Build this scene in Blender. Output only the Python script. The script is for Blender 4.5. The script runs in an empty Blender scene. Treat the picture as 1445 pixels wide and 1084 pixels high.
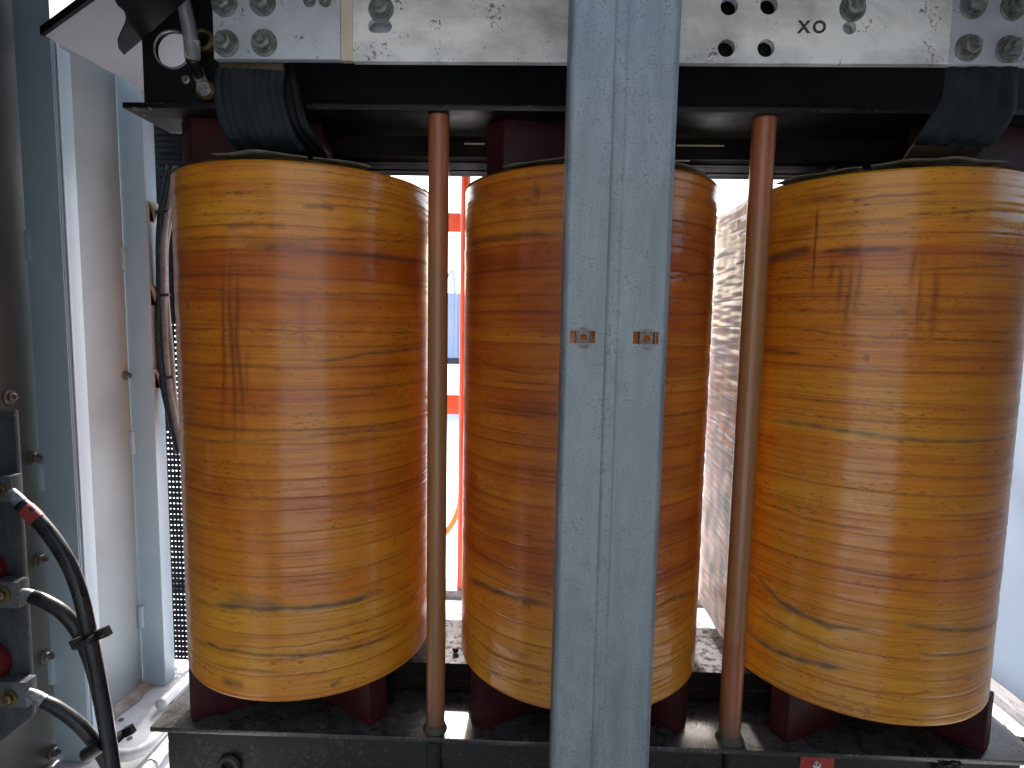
import bpy, bmesh, math, random
import numpy as np
from mathutils import Vector, Matrix, noise as mnoise
PI = math.pi
rad = math.radians
SC = bpy.context.scene
COL = SC.collection
random.seed(7)
RNG = np.random.default_rng(11)

# ------------------------------------------------------------------ camera
W, H, F = 1445.0, 1084.0, 853.242
PITCH, ROLL, YAW = 0.0994, 0.0181, -0.0302
cy_, sy_, cp_, sp_ = math.cos(YAW), math.sin(YAW), math.cos(PITCH), math.sin(PITCH)
FW = Vector((sy_ * cp_, cy_ * cp_, -sp_))
_r = Vector((cy_, -sy_, 0))
_u = _r.cross(FW)
RT = _r * math.cos(ROLL) + _u * math.sin(ROLL)
UP = _u * math.cos(ROLL) - _r * math.sin(ROLL)
cam_d = bpy.data.cameras.new('camera')
cam = bpy.data.objects.new('camera', cam_d)
COL.objects.link(cam)
cam.matrix_world = Matrix((RT, UP, -FW)).transposed().to_4x4()
cam_d.sensor_width = 36
cam_d.lens = 36 * F / W
cam_d.clip_start = 0.02
cam_d.clip_end = 2000
SC.camera = cam

# ------------------------------------------------------------------ world, sun, exposure
SUN_EL, SUN_AZ = rad(38), rad(-8)        # azimuth measured from +Y (behind the transformer) towards +X
world = bpy.data.worlds.new('World')
SC.world = world
world.use_nodes = True
wn = world.node_tree
sky = wn.nodes.new('ShaderNodeTexSky')
sky.sky_type = 'NISHITA'
sky.sun_disc = False
sky.sun_elevation = SUN_EL
sky.sun_rotation = SUN_AZ
sky.air_density = 1.0
sky.dust_density = 2.5
sky.ozone_density = 1.0
bgn = wn.nodes['Background']
bgn.inputs['Strength'].default_value = 0.12
wn.links.new(sky.outputs[0], bgn.inputs['Color'])
sun_d = bpy.data.lights.new('sun', 'SUN')
sun_d.energy = 2.4
sun_d.angle = rad(4)
sun_d.color = (1.0, 0.96, 0.91)
sun = bpy.data.objects.new('sun', sun_d)
COL.objects.link(sun)
sd = Vector((math.sin(SUN_AZ) * math.cos(SUN_EL), math.cos(SUN_AZ) * math.cos(SUN_EL), math.sin(SUN_EL)))
sun.rotation_euler = sd.to_track_quat('Z', 'Y').to_euler()
SC.view_settings.view_transform = 'Standard'
SC.view_settings.look = 'None'
SC.view_settings.gamma = 1
SC.view_settings.exposure = 2.22

# ------------------------------------------------------------------ helpers
def ray(x, y):
    return FW * F + RT * (x - W / 2) - UP * (y - H / 2)
def atY(x, y, Y):
    d = ray(x, y); return d * (Y / d.y)
def atZ(x, y, Z):
    d = ray(x, y); return d * (Z / d.z)
def atX(x, y, X):
    d = ray(x, y); return d * (X / d.x)

def tag(o, label=None, cat=None, group=None, kind=None):
    if label: o['label'] = label
    if cat: o['category'] = cat
    if group: o['group'] = group
    if kind: o['kind'] = kind
    return o
def empty(name, loc, label, cat, group=None):
    o = bpy.data.objects.new(name, None)
    COL.objects.link(o)
    o.location = loc
    o.empty_display_size = 0.05
    return tag(o, label, cat, group)

class MB:
    """collects geometry in world coordinates, links it as one mesh object"""
    def __init__(s):
        s.bm = bmesh.new()
    def box(s, lo, hi, bev=0.0, M=None):
        lo, hi = Vector(lo), Vector(hi)
        b = bmesh.new()
        bmesh.ops.create_cube(b, size=1)
        c, d = (lo + hi) / 2, hi - lo
        for v in b.verts:
            v.co = Vector((v.co.x * d.x + c.x, v.co.y * d.y + c.y, v.co.z * d.z + c.z))
        if bev > 0:
            bmesh.ops.bevel(b, geom=list(b.edges), offset=bev, segments=2, affect='EDGES', profile=0.6)
        if M is not None:
            bmesh.ops.transform(b, matrix=M, verts=b.verts)
        s.add(b); return s
    def add(s, b):
        bmesh.ops.recalc_face_normals(b, faces=b.faces)
        me = bpy.data.meshes.new('t'); b.to_mesh(me); b.free()
        s.bm.from_mesh(me); bpy.data.meshes.remove(me)
    def prism(s, pts, ext, bev=0.0):
        """pts: planar polygon (world), ext: extrusion vector"""
        b = bmesh.new()
        vs = [b.verts.new(Vector(p)) for p in pts]
        f = b.faces.new(vs)
        r = bmesh.ops.extrude_face_region(b, geom=[f])
        bmesh.ops.translate(b, vec=Vector(ext), verts=[g for g in r['geom'] if isinstance(g, bmesh.types.BMVert)])
        if bev > 0:
            bmesh.ops.bevel(b, geom=list(b.edges), offset=bev, segments=2, affect='EDGES', profile=0.6)
        s.add(b); return s
    def plate(s, outer, holes, ext):
        """flat plate with holes, all loops planar world points"""
        b = bmesh.new()
        es = []
        for loop in [outer] + holes:
            vs = [b.verts.new(Vector(p)) for p in loop]
            for i in range(len(vs)):
                es.append(b.edges.new((vs[i], vs[(i + 1) % len(vs)])))
        bmesh.ops.triangle_fill(b, use_beauty=True, use_dissolve=False, edges=es)
        r = bmesh.ops.extrude_face_region(b, geom=list(b.faces))
        bmesh.ops.translate(b, vec=Vector(ext), verts=[g for g in r['geom'] if isinstance(g, bmesh.types.BMVert)])
        s.add(b); return s
    def tube(s, path, r, seg=16, sub=6, caps=True):
        P = [Vector(p) for p in path]
        if len(P) > 2 and sub > 1:
            Q = []
            for i in range(len(P) - 1):
                p0 = P[i - 1] if i > 0 else 2 * P[0] - P[1]
                p1, p2 = P[i], P[i + 1]
                p3 = P[i + 2] if i + 2 < len(P) else 2 * P[-1] - P[-2]
                for k in range(sub):
                    t = k / sub
                    Q.append(0.5 * ((2 * p1) + (p2 - p0) * t + (2 * p0 - 5 * p1 + 4 * p2 - p3) * t * t + (3 * p1 - p0 - 3 * p2 + p3) * t ** 3))
            Q.append(P[-1]); P = Q
        rr = r if callable(r) else (lambda t: r)
        b = bmesh.new()
        rings = []
        up = Vector((0.31, 0.2, 0.93))
        for i, p in enumerate(P):
            t = (P[min(i + 1, len(P) - 1)] - P[max(i - 1, 0)]).normalized()
            n = (up - t * up.dot(t)).normalized(); up = n
            m = t.cross(n)
            q = rr(i / (len(P) - 1))
            rings.append([b.verts.new(p + (n * math.cos(2 * PI * k / seg) + m * math.sin(2 * PI * k / seg)) * q) for k in range(seg)])
        for a, c in zip(rings, rings[1:]):
            for k in range(seg):
                b.faces.new((a[k], a[(k + 1) % seg], c[(k + 1) % seg], c[k]))
        if caps:
            b.faces.new(rings[0]); b.faces.new(rings[-1])
        s.add(b); return s
    def lathe(s, prof, center, axis, seg=24, up=None):
        """prof: list of (radius, distance along axis)"""
        c, ax = Vector(center), Vector(axis).normalized()
        ref = Vector((0, 0, 1)) if abs(ax.z) < 0.9 else Vector((1, 0, 0))
        u = (ref - ax * ref.dot(ax)).normalized(); v = ax.cross(u)
        b = bmesh.new(); rings = []
        for (r, h) in prof:
            if r < 1e-6:
                rings.append([b.verts.new(c + ax * h)])
            else:
                rings.append([b.verts.new(c + ax * h + (u * math.cos(2 * PI * k / seg) + v * math.sin(2 * PI * k / seg)) * r) for k in range(seg)])
        for a, d in zip(rings, rings[1:]):
            if len(a) == 1 and len(d) == 1: continue
            for k in range(seg):
                k2 = (k + 1) % seg
                if len(a) == 1: b.faces.new((a[0], d[k2], d[k]))
                elif len(d) == 1: b.faces.new((a[k], a[k2], d[0]))
                else: b.faces.new((a[k], a[k2], d[k2], d[k]))
        s.add(b); return s
    def grid(s, fn, nu, nv):
        b = bmesh.new()
        V = [[b.verts.new(fn(i / nu, j / nv)) for j in range(nv + 1)] for i in range(nu + 1)]
        for i in range(nu):
            for j in range(nv):
                b.faces.new((V[i][j], V[i + 1][j], V[i + 1][j + 1], V[i][j + 1]))
        me = bpy.data.meshes.new('t'); b.to_mesh(me); b.free()
        s.bm.from_mesh(me); bpy.data.meshes.remove(me); return s
    def build(s, name, mat, parent=None, smooth=40):
        me = bpy.data.meshes.new(name)
        s.bm.to_mesh(me); s.bm.free()
        if smooth:
            me.shade_smooth()
            if smooth < 180:
                bm = bmesh.new(); bm.from_mesh(me)
                a = rad(smooth)
                for e in bm.edges:
                    if len(e.link_faces) == 2 and e.calc_face_angle(0) > a: e.smooth = False
                bm.to_mesh(me); bm.free()
        me.materials.append(mat)
        o = bpy.data.objects.new(name, me)
        COL.objects.link(o)
        if parent is not None:
            place(o, parent)
        return o
def wloc(o):
    v = Vector((0, 0, 0))
    while o is not None:
        v = v + o.location; o = o.parent
    return v
def place(o, parent):
    """geometry is given in world coordinates; the origin of the child is its parent's"""
    o.parent = parent
    off = wloc(parent)
    o.data.transform(Matrix.Translation(-off))
def settle(o):
    """moves the origin of a single-mesh thing to the base of its own geometry"""
    cs = [v.co for v in o.data.vertices]
    lo = Vector([min(c[i] for c in cs) for i in range(3)]); hi = Vector([max(c[i] for c in cs) for i in range(3)])
    b = Vector(((lo.x + hi.x) / 2, (lo.y + hi.y) / 2, lo.z))
    o.data.transform(Matrix.Translation(-b)); o.location = b
    return o

# ------------------------------------------------------------------ materials
def newmat(name):
    m = bpy.data.materials.new(name); m.use_nodes = True
    nt = m.node_tree
    return m, nt, nt.nodes['Principled BSDF']
def N(nt, t, **kw):
    n = nt.nodes.new(t)
    for k, v in kw.items():
        if k in n.inputs: n.inputs[k].default_value = v
        else: setattr(n, k, v)
    return n
def ramp(nt, fac, stops):
    r = nt.nodes.new('ShaderNodeValToRGB')
    el = r.color_ramp.elements
    while len(el) < len(stops): el.new(0.5)
    for e, (p, c) in zip(el, stops):
        e.position = p; e.color = (*c, 1) if len(c) == 3 else c
    if fac is not None: nt.links.new(fac, r.inputs[0])
    return r
def mixc(nt, fac, a, b, mode='MIX'):
    m = nt.nodes.new('ShaderNodeMix'); m.data_type = 'RGBA'; m.blend_type = mode
    L = nt.links
    for sock, v in ((m.inputs[0], fac), (m.inputs[6], a), (m.inputs[7], b)):
        if hasattr(v, 'is_output') or isinstance(v, bpy.types.NodeSocket): L.new(v, sock)
        elif isinstance(v, (tuple, list)): sock.default_value = (*v, 1) if len(v) == 3 else v
        else: sock.default_value = v
    return m.outputs[2]
def coords(nt, scale=(1, 1, 1), out='Object'):
    t = nt.nodes.new('ShaderNodeTexCoord'); mp = nt.nodes.new('ShaderNodeMapping')
    mp.inputs['Scale'].default_value = scale
    nt.links.new(t.outputs[out], mp.inputs[0]); return mp.outputs[0]
def noise_tex(nt, scale, detail=6, rough=0.6, sc=(1, 1, 1), out='Object', dist=0.0):
    n = N(nt, 'ShaderNodeTexNoise', Scale=scale, Detail=detail, Roughness=rough, Distortion=dist)
    nt.links.new(coords(nt, sc, out), n.inputs['Vector']); return n.outputs[0]
def bump(nt, bs, h, strength=0.2, dist=0.002):
    b = N(nt, 'ShaderNodeBump', Strength=strength, Distance=dist)
    nt.links.new(h, b.inputs['Height']); nt.links.new(b.outputs[0], bs.inputs['Normal'])
def worn(name, c1, c2, rough=0.5, metal=0.0, scale=8, sc=(1, 1, 1), lo=0.35, hi=0.65, spots=None, spot_scale=120, spot_t=0.66,
         bmp=0.15, bscale=60, rvar=0.12, dust=None, coat=0.0, spec=0.5, clump=0.26, dscale=14, dspan=(0.45, 0.85)):
    """two-tone mottled surface, optional small spots, optional dust on faces that look up"""
    m, nt, bs = newmat(name); L = nt.links
    n1 = noise_tex(nt, scale, 8, 0.62, sc, dist=0.3)
    col = ramp(nt, n1, [(lo, c1), (hi, c2)]).outputs[0]
    if spots:
        n2 = noise_tex(nt, spot_scale, 3, 0.7)
        n3 = noise_tex(nt, spot_scale * 0.12, 3, 0.6)
        ml = N(nt, 'ShaderNodeMath', operation='MULTIPLY'); L.new(n2, ml.inputs[0]); ml.inputs[1].default_value = 1 - clump
        ad = N(nt, 'ShaderNodeMath', operation='MULTIPLY_ADD'); L.new(n3, ad.inputs[0]); ad.inputs[1].default_value = clump
        L.new(ml.outputs[0], ad.inputs[2])
        t_ = (spot_t + 0.15) / 1.35
        f = ramp(nt, ad.outputs[0], [(t_, (0, 0, 0)), (t_ + 0.03, (1, 1, 1))]).outputs[0]
        col = mixc(nt, f, col, spots)
    if dust:
        g = N(nt, 'ShaderNodeNewGeometry'); sx = N(nt, 'ShaderNodeSeparateXYZ'); L.new(g.outputs['Normal'], sx.inputs[0])
        nd = noise_tex(nt, dscale, 8, 0.7)
        a = N(nt, 'ShaderNodeMath', operation='MULTIPLY_ADD'); L.new(nd, a.inputs[0]); a.inputs[1].default_value = 0.9; a.inputs[2].default_value = -0.47
        b = N(nt, 'ShaderNodeMath', operation='ADD'); L.new(sx.outputs[2], b.inputs[0]); L.new(a.outputs[0], b.inputs[1])
        f = ramp(nt, b.outputs[0], [(dspan[0], (0, 0, 0)), (dspan[1], (1, 1, 1))]).outputs[0]
        col = mixc(nt, f, col, dust)
    L.new(col, bs.inputs['Base Color'])
    rr = N(nt, 'ShaderNodeMapRange'); L.new(n1, rr.inputs[0]); rr.inputs[1].default_value = 0.3; rr.inputs[2].default_value = 0.7
    rr.inputs[3].default_value = max(0.02, rough - rvar); rr.inputs[4].default_value = min(1, rough + rvar)
    L.new(rr.outputs[0], bs.inputs['Roughness'])
    bs.inputs['Metallic'].default_value = metal
    bs.inputs['Coat Weight'].default_value = coat
    bs.inputs['Coat Roughness'].default_value = 0.2
    bs.inputs['Specular IOR Level'].default_value = spec
    if bmp: bump(nt, bs, noise_tex(nt, bscale, 6, 0.65, sc), bmp, 0.0015)
    return m

M = {}
M['galv'] = worn('galvanised steel', (0.13, 0.158, 0.165), (0.245, 0.278, 0.284), 0.5, 0.3, 22, (1.6, 1, 0.35), 0.30, 0.70, (0.13, 0.15, 0.15), 330, 0.59, 0.12, 350)
M['alu'] = worn('bus bar aluminium', (0.34, 0.345, 0.34), (0.78, 0.785, 0.76), 0.5, 0.1, 6, (1, 1, 1.8), 0.30, 0.60, (0.17, 0.165, 0.16), 170, 0.645, 0.1, 160, clump=0.46)
M['alu_grey'] = worn('oxidised plate', (0.34, 0.37, 0.41), (0.52, 0.55, 0.58), 0.5, 0.3, 12, (1, 1, 1), 0.3, 0.7, (0.14, 0.14, 0.15), 170, 0.66, 0.12, 180, clump=0.42)
M['tape'] = worn('beige tape', (0.50, 0.43, 0.31), (0.58, 0.50, 0.38), 0.7, 0, 20, bmp=0.05)
M['bolt'] = worn('bolt zinc', (0.10, 0.118, 0.10), (0.27, 0.29, 0.27), 0.45, 0.6, 90, bmp=0.1, bscale=300)
M['brass'] = worn('brass bush', (0.16, 0.11, 0.05), (0.30, 0.22, 0.11), 0.45, 0.7, 60)
M['dark'] = worn('dark painted steel', (0.004, 0.004, 0.004), (0.012, 0.011, 0.010), 0.4, 0, 10, bmp=0.2, spots=(0.09, 0.06, 0.04), spot_scale=150, spot_t=0.64, spec=0.3)
M['dark_bare'] = worn('dark steel', (0.003, 0.004, 0.0035), (0.009, 0.011, 0.010), 0.6, 0, 10, bmp=0.2, spec=0.2)
M['lower'] = worn('dark green painted steel', (0.003, 0.0042, 0.0033), (0.010, 0.0135, 0.0105), 0.6, 0, 7, bmp=0.3, spots=(0.05, 0.036, 0.025), spot_scale=140, spot_t=0.62)
M['flange'] = worn('dusty green flange paint', (0.018, 0.020, 0.016), (0.05, 0.05, 0.044), 0.24, 0, 14, bmp=0.25, bscale=260, rvar=0.06, coat=0.35, spots=(0.10, 0.09, 0.075), spot_scale=170, spot_t=0.6, dust=(0.07, 0.067, 0.062), dscale=26, dspan=(0.93, 1.12))
M['core'] = worn('core lamination', (0.006, 0.004, 0.004), (0.016, 0.010, 0.010), 0.72, 0.1, 9, (1, 1, 8), bmp=0.6, bscale=120, dust=(0.17, 0.163, 0.17), spec=0.18, dscale=75, dspan=(0.90, 1.0))
M['red'] = worn('oxide red resin', (0.028, 0.005, 0.006), (0.048, 0.008, 0.008), 0.55, 0, 12, bmp=0.15, spec=0.2)
M['strap'] = worn('black taped braid', (0.005, 0.007, 0.008), (0.017, 0.023, 0.026), 0.75, 0, 22, bmp=0.4, bscale=120, spec=0.25)
M['strap_brown'] = worn('brown insulation board', (0.045, 0.03, 0.018), (0.09, 0.06, 0.035), 0.6, 0, 22)
M['paper'] = worn('aged insulation paper', (0.09, 0.075, 0.05), (0.20, 0.165, 0.10), 0.75, 0, 30)
M['post_paint'] = worn('grey blue enamel', (0.37, 0.48, 0.56), (0.42, 0.53, 0.61), 0.38, 0, 4, bmp=0.06, bscale=200, rvar=0.06)
M['panel_paint'] = worn('warm grey enamel', (0.255, 0.30, 0.315), (0.31, 0.355, 0.37), 0.36, 0, 3, bmp=0.06, bscale=200, rvar=0.06)
M['rubber_grey'] = worn('grey harness', (0.12, 0.12, 0.125), (0.22, 0.22, 0.225), 0.4, 0, 30)
M['cable'] = worn('black cable jacket', (0.010, 0.011, 0.012), (0.022, 0.023, 0.025), 0.33, 0, 30, bmp=0.05)
M['plastic'] = worn('black plastic', (0.008, 0.008, 0.009), (0.018, 0.018, 0.019), 0.4, 0, 30)
M['red_band'] = worn('red heat shrink', (0.30, 0.03, 0.03), (0.40, 0.05, 0.05), 0.45, 0, 30)
M['insul'] = worn('red insulator', (0.11, 0.007, 0.010), (0.16, 0.010, 0.014), 0.35, 0, 20)
M['board'] = worn('slate terminal board', (0.03, 0.037, 0.042), (0.085, 0.10, 0.11), 0.55, 0.1, 26, (1, 1, 0.6), bmp=0.2, spots=(0.17, 0.185, 0.195), spot_scale=230, spot_t=0.64)
M['lug'] = worn('tinned lug', (0.14, 0.15, 0.155), (0.45, 0.46, 0.465), 0.45, 0.6, 130, bmp=0.3, bscale=150)
M['lug_plate'] = worn('zinc angle', (0.10, 0.115, 0.125), (0.19, 0.21, 0.225), 0.5, 0.3, 40)
M['screw'] = worn('dull screw', (0.10, 0.10, 0.095), (0.24, 0.235, 0.22), 0.5, 0.6, 80)
M['beige_plastic'] = worn('beige nylon', (0.50, 0.42, 0.33), (0.60, 0.52, 0.42), 0.5, 0, 20, bmp=0)
M['perf'] = worn('perforated sheet', (0.006, 0.007, 0.008), (0.016, 0.018, 0.02), 0.5, 0, 20, bmp=0, spec=0.05)
M['conduit'] = worn('pale conduit', (0.50, 0.52, 0.56), (0.68, 0.69, 0.72), 0.4, 0.1, 16)
M['floor'] = worn('dusty steel floor', (0.58, 0.58, 0.58), (0.80, 0.82, 0.84), 0.85, 0, 7, bmp=0.3, bscale=90, spots=(0.24, 0.19, 0.15), spot_scale=60, spot_t=0.66, clump=0.5)
M['sill'] = worn('weathered white sill', (0.14, 0.135, 0.135), (0.27, 0.265, 0.27), 0.7, 0, 9, (4, 1, 4), bmp=0.3, spots=(0.12, 0.10, 0.10), spot_scale=80, spot_t=0.6)
M['ground'] = worn('pale concrete ground', (0.70, 0.73, 0.76), (0.82, 0.84, 0.85), 0.9, 0, 2.5, bmp=0.3, bscale=20)
M['orange'] = worn('orange rail paint', (0.62, 0.07, 0.02), (0.72, 0.10, 0.035), 0.4, 0, 9, bmp=0.05)
M['blue'] = worn('blue trailer paint', (0.32, 0.37, 0.49), (0.37, 0.42, 0.54), 0.45, 0, 2, bmp=0.05)
M['black'] = worn('blackened steel', (0.03, 0.03, 0.035), (0.05, 0.05, 0.06), 0.6, 0, 5)
M['hose'] = worn('yellow hose', (0.55, 0.28, 0.04), (0.66, 0.38, 0.08), 0.45, 0, 30)
M['sheet'] = worn('white plastic sheet', (0.72, 0.74, 0.76), (0.82, 0.83, 0.84), 0.45, 0, 5, bmp=0.2)
M['label_red'] = worn('red tag', (0.34, 0.03, 0.02), (0.42, 0.045, 0.03), 0.45, 0, 30)
M['label_white'] = worn('white tag face', (0.62, 0.62, 0.60), (0.74, 0.74, 0.72), 0.5, 0, 40)
M['ink'] = worn('black ink', (0.010, 0.010, 0.010), (0.022, 0.022, 0.022), 0.6, 0, 60)
M['stamp'] = worn('worn stamp ink', (0.012, 0.012, 0.013), (0.10, 0.10, 0.10), 0.6, 0, 260, lo=0.45, hi=0.72, bmp=0)
M['clip'] = worn('rusty spring steel', (0.10, 0.065, 0.045), (0.22, 0.21, 0.205), 0.5, 0.5, 130)
M['putty'] = worn('olive sealing putty', (0.045, 0.04, 0.026), (0.085, 0.075, 0.05), 0.75, 0, 30, bmp=0.4)
M['blocker_paint'] = worn('dark grey blocker enamel', (0.10, 0.105, 0.11), (0.13, 0.135, 0.14), 0.45, 0, 3, bmp=0.05)
M['side_blue'] = worn('pale blue enamel', (0.16, 0.215, 0.285), (0.18, 0.235, 0.305), 0.5, 0, 3, bmp=0.03)
M['shaded_panel'] = worn('shade-toned panel enamel', (0.045, 0.052, 0.046), (0.07, 0.078, 0.07), 0.45, 0, 3, bmp=0.05)  # near left panel: the shade of its recess is put into the colour
M['wall'] = worn('added wall grey render', (0.16, 0.16, 0.155), (0.22, 0.22, 0.21), 0.85, 0, 2, bmp=0.3, bscale=30)
M['dirt'] = worn('brown dust', (0.26, 0.22, 0.185), (0.44, 0.40, 0.36), 0.95, 0, 30, bmp=0.5, bscale=200, spec=0.1)
M['baffle'] = worn('pale lilac enamel', (0.30, 0.315, 0.34), (0.34, 0.355, 0.38), 0.5, 0, 3, bmp=0.03)

def winding_material():
    m, nt, bs = newmat('amber varnished tape'); L = nt.links
    at = {}
    for k in ('tint', 'dirt', 'stain', 'scuff'):
        a = N(nt, 'ShaderNodeAttribute'); a.attribute_name = k; at[k] = a.outputs['Fac']
    def uvn(scale, sc, detail=6, rough=0.65, dist=0.0):
        return noise_tex(nt, scale, detail, rough, sc, 'UV', dist)
    streak = uvn(1.0, (4.5, 260, 1), 8, 0.7, 0.05)
    blot = uvn(1.0, (5, 11, 1), 6, 0.6, 0.6)
    fine = uvn(1.0, (160, 700, 1), 3, 0.6)
    weave = uvn(1.0, (900, 120, 1), 2, 0.5)
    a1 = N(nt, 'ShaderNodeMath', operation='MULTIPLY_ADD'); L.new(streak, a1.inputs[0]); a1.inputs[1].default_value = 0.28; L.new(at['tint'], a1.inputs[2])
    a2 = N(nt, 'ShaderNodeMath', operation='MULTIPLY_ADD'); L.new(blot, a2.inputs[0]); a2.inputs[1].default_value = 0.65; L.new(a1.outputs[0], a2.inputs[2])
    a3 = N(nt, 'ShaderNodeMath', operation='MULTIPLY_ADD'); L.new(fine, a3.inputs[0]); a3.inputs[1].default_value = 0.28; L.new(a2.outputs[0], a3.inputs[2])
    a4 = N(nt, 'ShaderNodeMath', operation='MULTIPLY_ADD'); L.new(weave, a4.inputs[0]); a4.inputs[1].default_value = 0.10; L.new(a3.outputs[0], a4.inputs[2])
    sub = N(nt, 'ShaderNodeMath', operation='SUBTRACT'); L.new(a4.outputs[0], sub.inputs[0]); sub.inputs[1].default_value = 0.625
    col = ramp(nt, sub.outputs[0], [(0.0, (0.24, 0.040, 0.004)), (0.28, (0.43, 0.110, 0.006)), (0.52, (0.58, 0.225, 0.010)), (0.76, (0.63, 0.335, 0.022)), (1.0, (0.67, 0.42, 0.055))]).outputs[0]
    # thin dark lines along the tape
    ln = uvn(1.0, (3.5, 560, 1), 4, 0.6)
    lm = uvn(1.0, (4, 60, 1), 3, 0.6)
    l1 = N(nt, 'ShaderNodeMath', operation='MULTIPLY_ADD'); L.new(lm, l1.inputs[0]); l1.inputs[1].default_value = 0.5; L.new(ln, l1.inputs[2])
    lf_ = ramp(nt, l1.outputs[0], [(0.79, (0, 0, 0)), (0.90, (0.42, 0.42, 0.42))]).outputs[0]
    col = mixc(nt, lf_, col, (0.14, 0.045, 0.014))
    # dark specks and short dashes that follow the tape
    sp = uvn(1.0, (55, 260, 1), 3, 0.75, 0.2)
    big = uvn(1.0, (5, 22, 1), 3, 0.6)
    s1 = N(nt, 'ShaderNodeMath', operation='MULTIPLY_ADD'); L.new(big, s1.inputs[0]); s1.inputs[1].default_value = 0.35; L.new(sp, s1.inputs[2])
    f = ramp(nt, s1.outputs[0], [(0.775, (0, 0, 0)), (0.83, (1, 1, 1))]).outputs[0]
    fm = N(nt, 'ShaderNodeMath', operation='MULTIPLY'); L.new(f, fm.inputs[0]); fm.inputs[1].default_value = 0.75
    col = mixc(nt, fm.outputs[0], col, (0.12, 0.035, 0.012))
    col = mixc(nt, at['stain'], col, (0.12, 0.028, 0.008))
    col = mixc(nt, at['scuff'], col, (0.085, 0.088, 0.11))
    col = mixc(nt, at['dirt'], col, (0.026, 0.013, 0.009))
    L.new(col, bs.inputs['Base Color'])
    rr = N(nt, 'ShaderNodeMapRange'); L.new(blot, rr.inputs[0]); rr.inputs[1].default_value = 0.3; rr.inputs[2].default_value = 0.7
    rr.inputs[3].default_value = 0.42; rr.inputs[4].default_value = 0.62
    L.new(rr.outputs[0], bs.inputs['Roughness'])
    cr = N(nt, 'ShaderNodeMapRange'); L.new(at['scuff'], cr.inputs[0]); cr.inputs[3].default_value = 0.65; cr.inputs[4].default_value = 0.12
    L.new(cr.outputs[0], bs.inputs['Coat Weight'])
    bs.inputs['Coat Roughness'].default_value = 0.17
    bs.inputs['Coat IOR'].default_value = 1.5
    bs.inputs['Coat Tint'].default_value = (0.96, 0.70, 0.42, 1)
    h = N(nt, 'ShaderNodeMath', operation='MULTIPLY_ADD'); L.new(fine, h.inputs[0]); h.inputs[1].default_value = 0.5; L.new(streak, h.inputs[2])
    b = N(nt, 'ShaderNodeBump', Strength=0.35, Distance=0.0012); L.new(h.outputs[0], b.inputs['Height'])
    L.new(b.outputs[0], bs.inputs['Normal'])
    b2 = N(nt, 'ShaderNodeBump', Strength=0.12, Distance=0.0010); L.new(streak, b2.inputs['Height'])
    L.new(b2.outputs[0], bs.inputs['Coat Normal'])
    return m
M['winding'] = winding_material()

def rod_material():
    """woven glass rod; the lacquer dips at both ends are smooth and redder"""
    m, nt, bs = newmat('woven glass rod'); L = nt.links
    a = N(nt, 'ShaderNodeAttribute'); a.attribute_name = 'dip'
    t = nt.nodes.new('ShaderNodeUVMap')
    mp = N(nt, 'ShaderNodeMapping'); L.new(t.outputs[0], mp.inputs[0]); mp.inputs['Scale'].default_value = (1, 1, 1)
    ck = N(nt, 'ShaderNodeTexChecker', Scale=1.0); L.new(mp.outputs[0], ck.inputs['Vector'])
    ck.inputs['Color1'].default_value = (0.38, 0.165, 0.05, 1); ck.inputs['Color2'].default_value = (0.15, 0.062, 0.018, 1)
    mp.inputs['Scale'].default_value = (420, 300, 1)
    n = noise_tex(nt, 6, 6, 0.6, (3, 3, 0.6))
    lac = ramp(nt, n, [(0.35, (0.24, 0.065, 0.022)), (0.65, (0.36, 0.115, 0.038))]).outputs[0]
    wov = mixc(nt, ramp(nt, n, [(0.3, (0, 0, 0)), (0.75, (0.5, 0.5, 0.5))]).outputs[0], ck.outputs[0], (0.25, 0.105, 0.03))
    col = mixc(nt, a.outputs['Fac'], wov, lac)
    b_ = N(nt, 'ShaderNodeAttribute'); b_.attribute_name = 'grime'
    col = mixc(nt, b_.outputs['Fac'], col, (0.085, 0.065, 0.04))
    L.new(col, bs.inputs['Base Color'])
    bs.inputs['Roughness'].default_value = 0.45
    bs.inputs['Coat Weight'].default_value = 0.4; bs.inputs['Coat Roughness'].default_value = 0.25
    inv = N(nt, 'ShaderNodeMath', operation='SUBTRACT'); inv.inputs[0].default_value = 1.0; L.new(a.outputs['Fac'], inv.inputs[1])
    ml = N(nt, 'ShaderNodeMath', operation='MULTIPLY'); L.new(ck.outputs['Fac'], ml.inputs[0]); L.new(inv.outputs[0], ml.inputs[1])
    bump(nt, bs, ml.outputs[0], 0.3, 0.0006)
    return m
M['rod'] = rod_material()

# ------------------------------------------------------------------ setting
FL = -1.10        # enclosure floor
GR = -1.22        # ground outside
SCX, YC, R = [-0.4657, 0.1114, 0.6885], 1.2686, 0.25
ZT, ZB = 0.2645, -0.6923
ZFT, ZFB = 0.3696, -0.8043
YF = 1.0963
WEB_Y = 1.175

tag(MB().grid(lambda u, v: Vector(((u - 0.5) * 1200, (v - 0.5) * 1200, GR)), 8, 8).build('ground', M['ground'], smooth=0), kind='structure')
def floor_fn(u, v):
    x, y = -1.6 + u * 3.02, 0.55 + v * 1.75
    return Vector((x, y, FL + 0.002 * mnoise.noise(Vector((x * 5, y * 5, 0)))))
fl = MB().grid(floor_fn, 60, 40)
fl.box((-1.6, 0.55, FL - 0.115), (1.42, 2.30, FL - 0.006))
tag(fl.build('floor', M['floor']), kind='structure')

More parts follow.
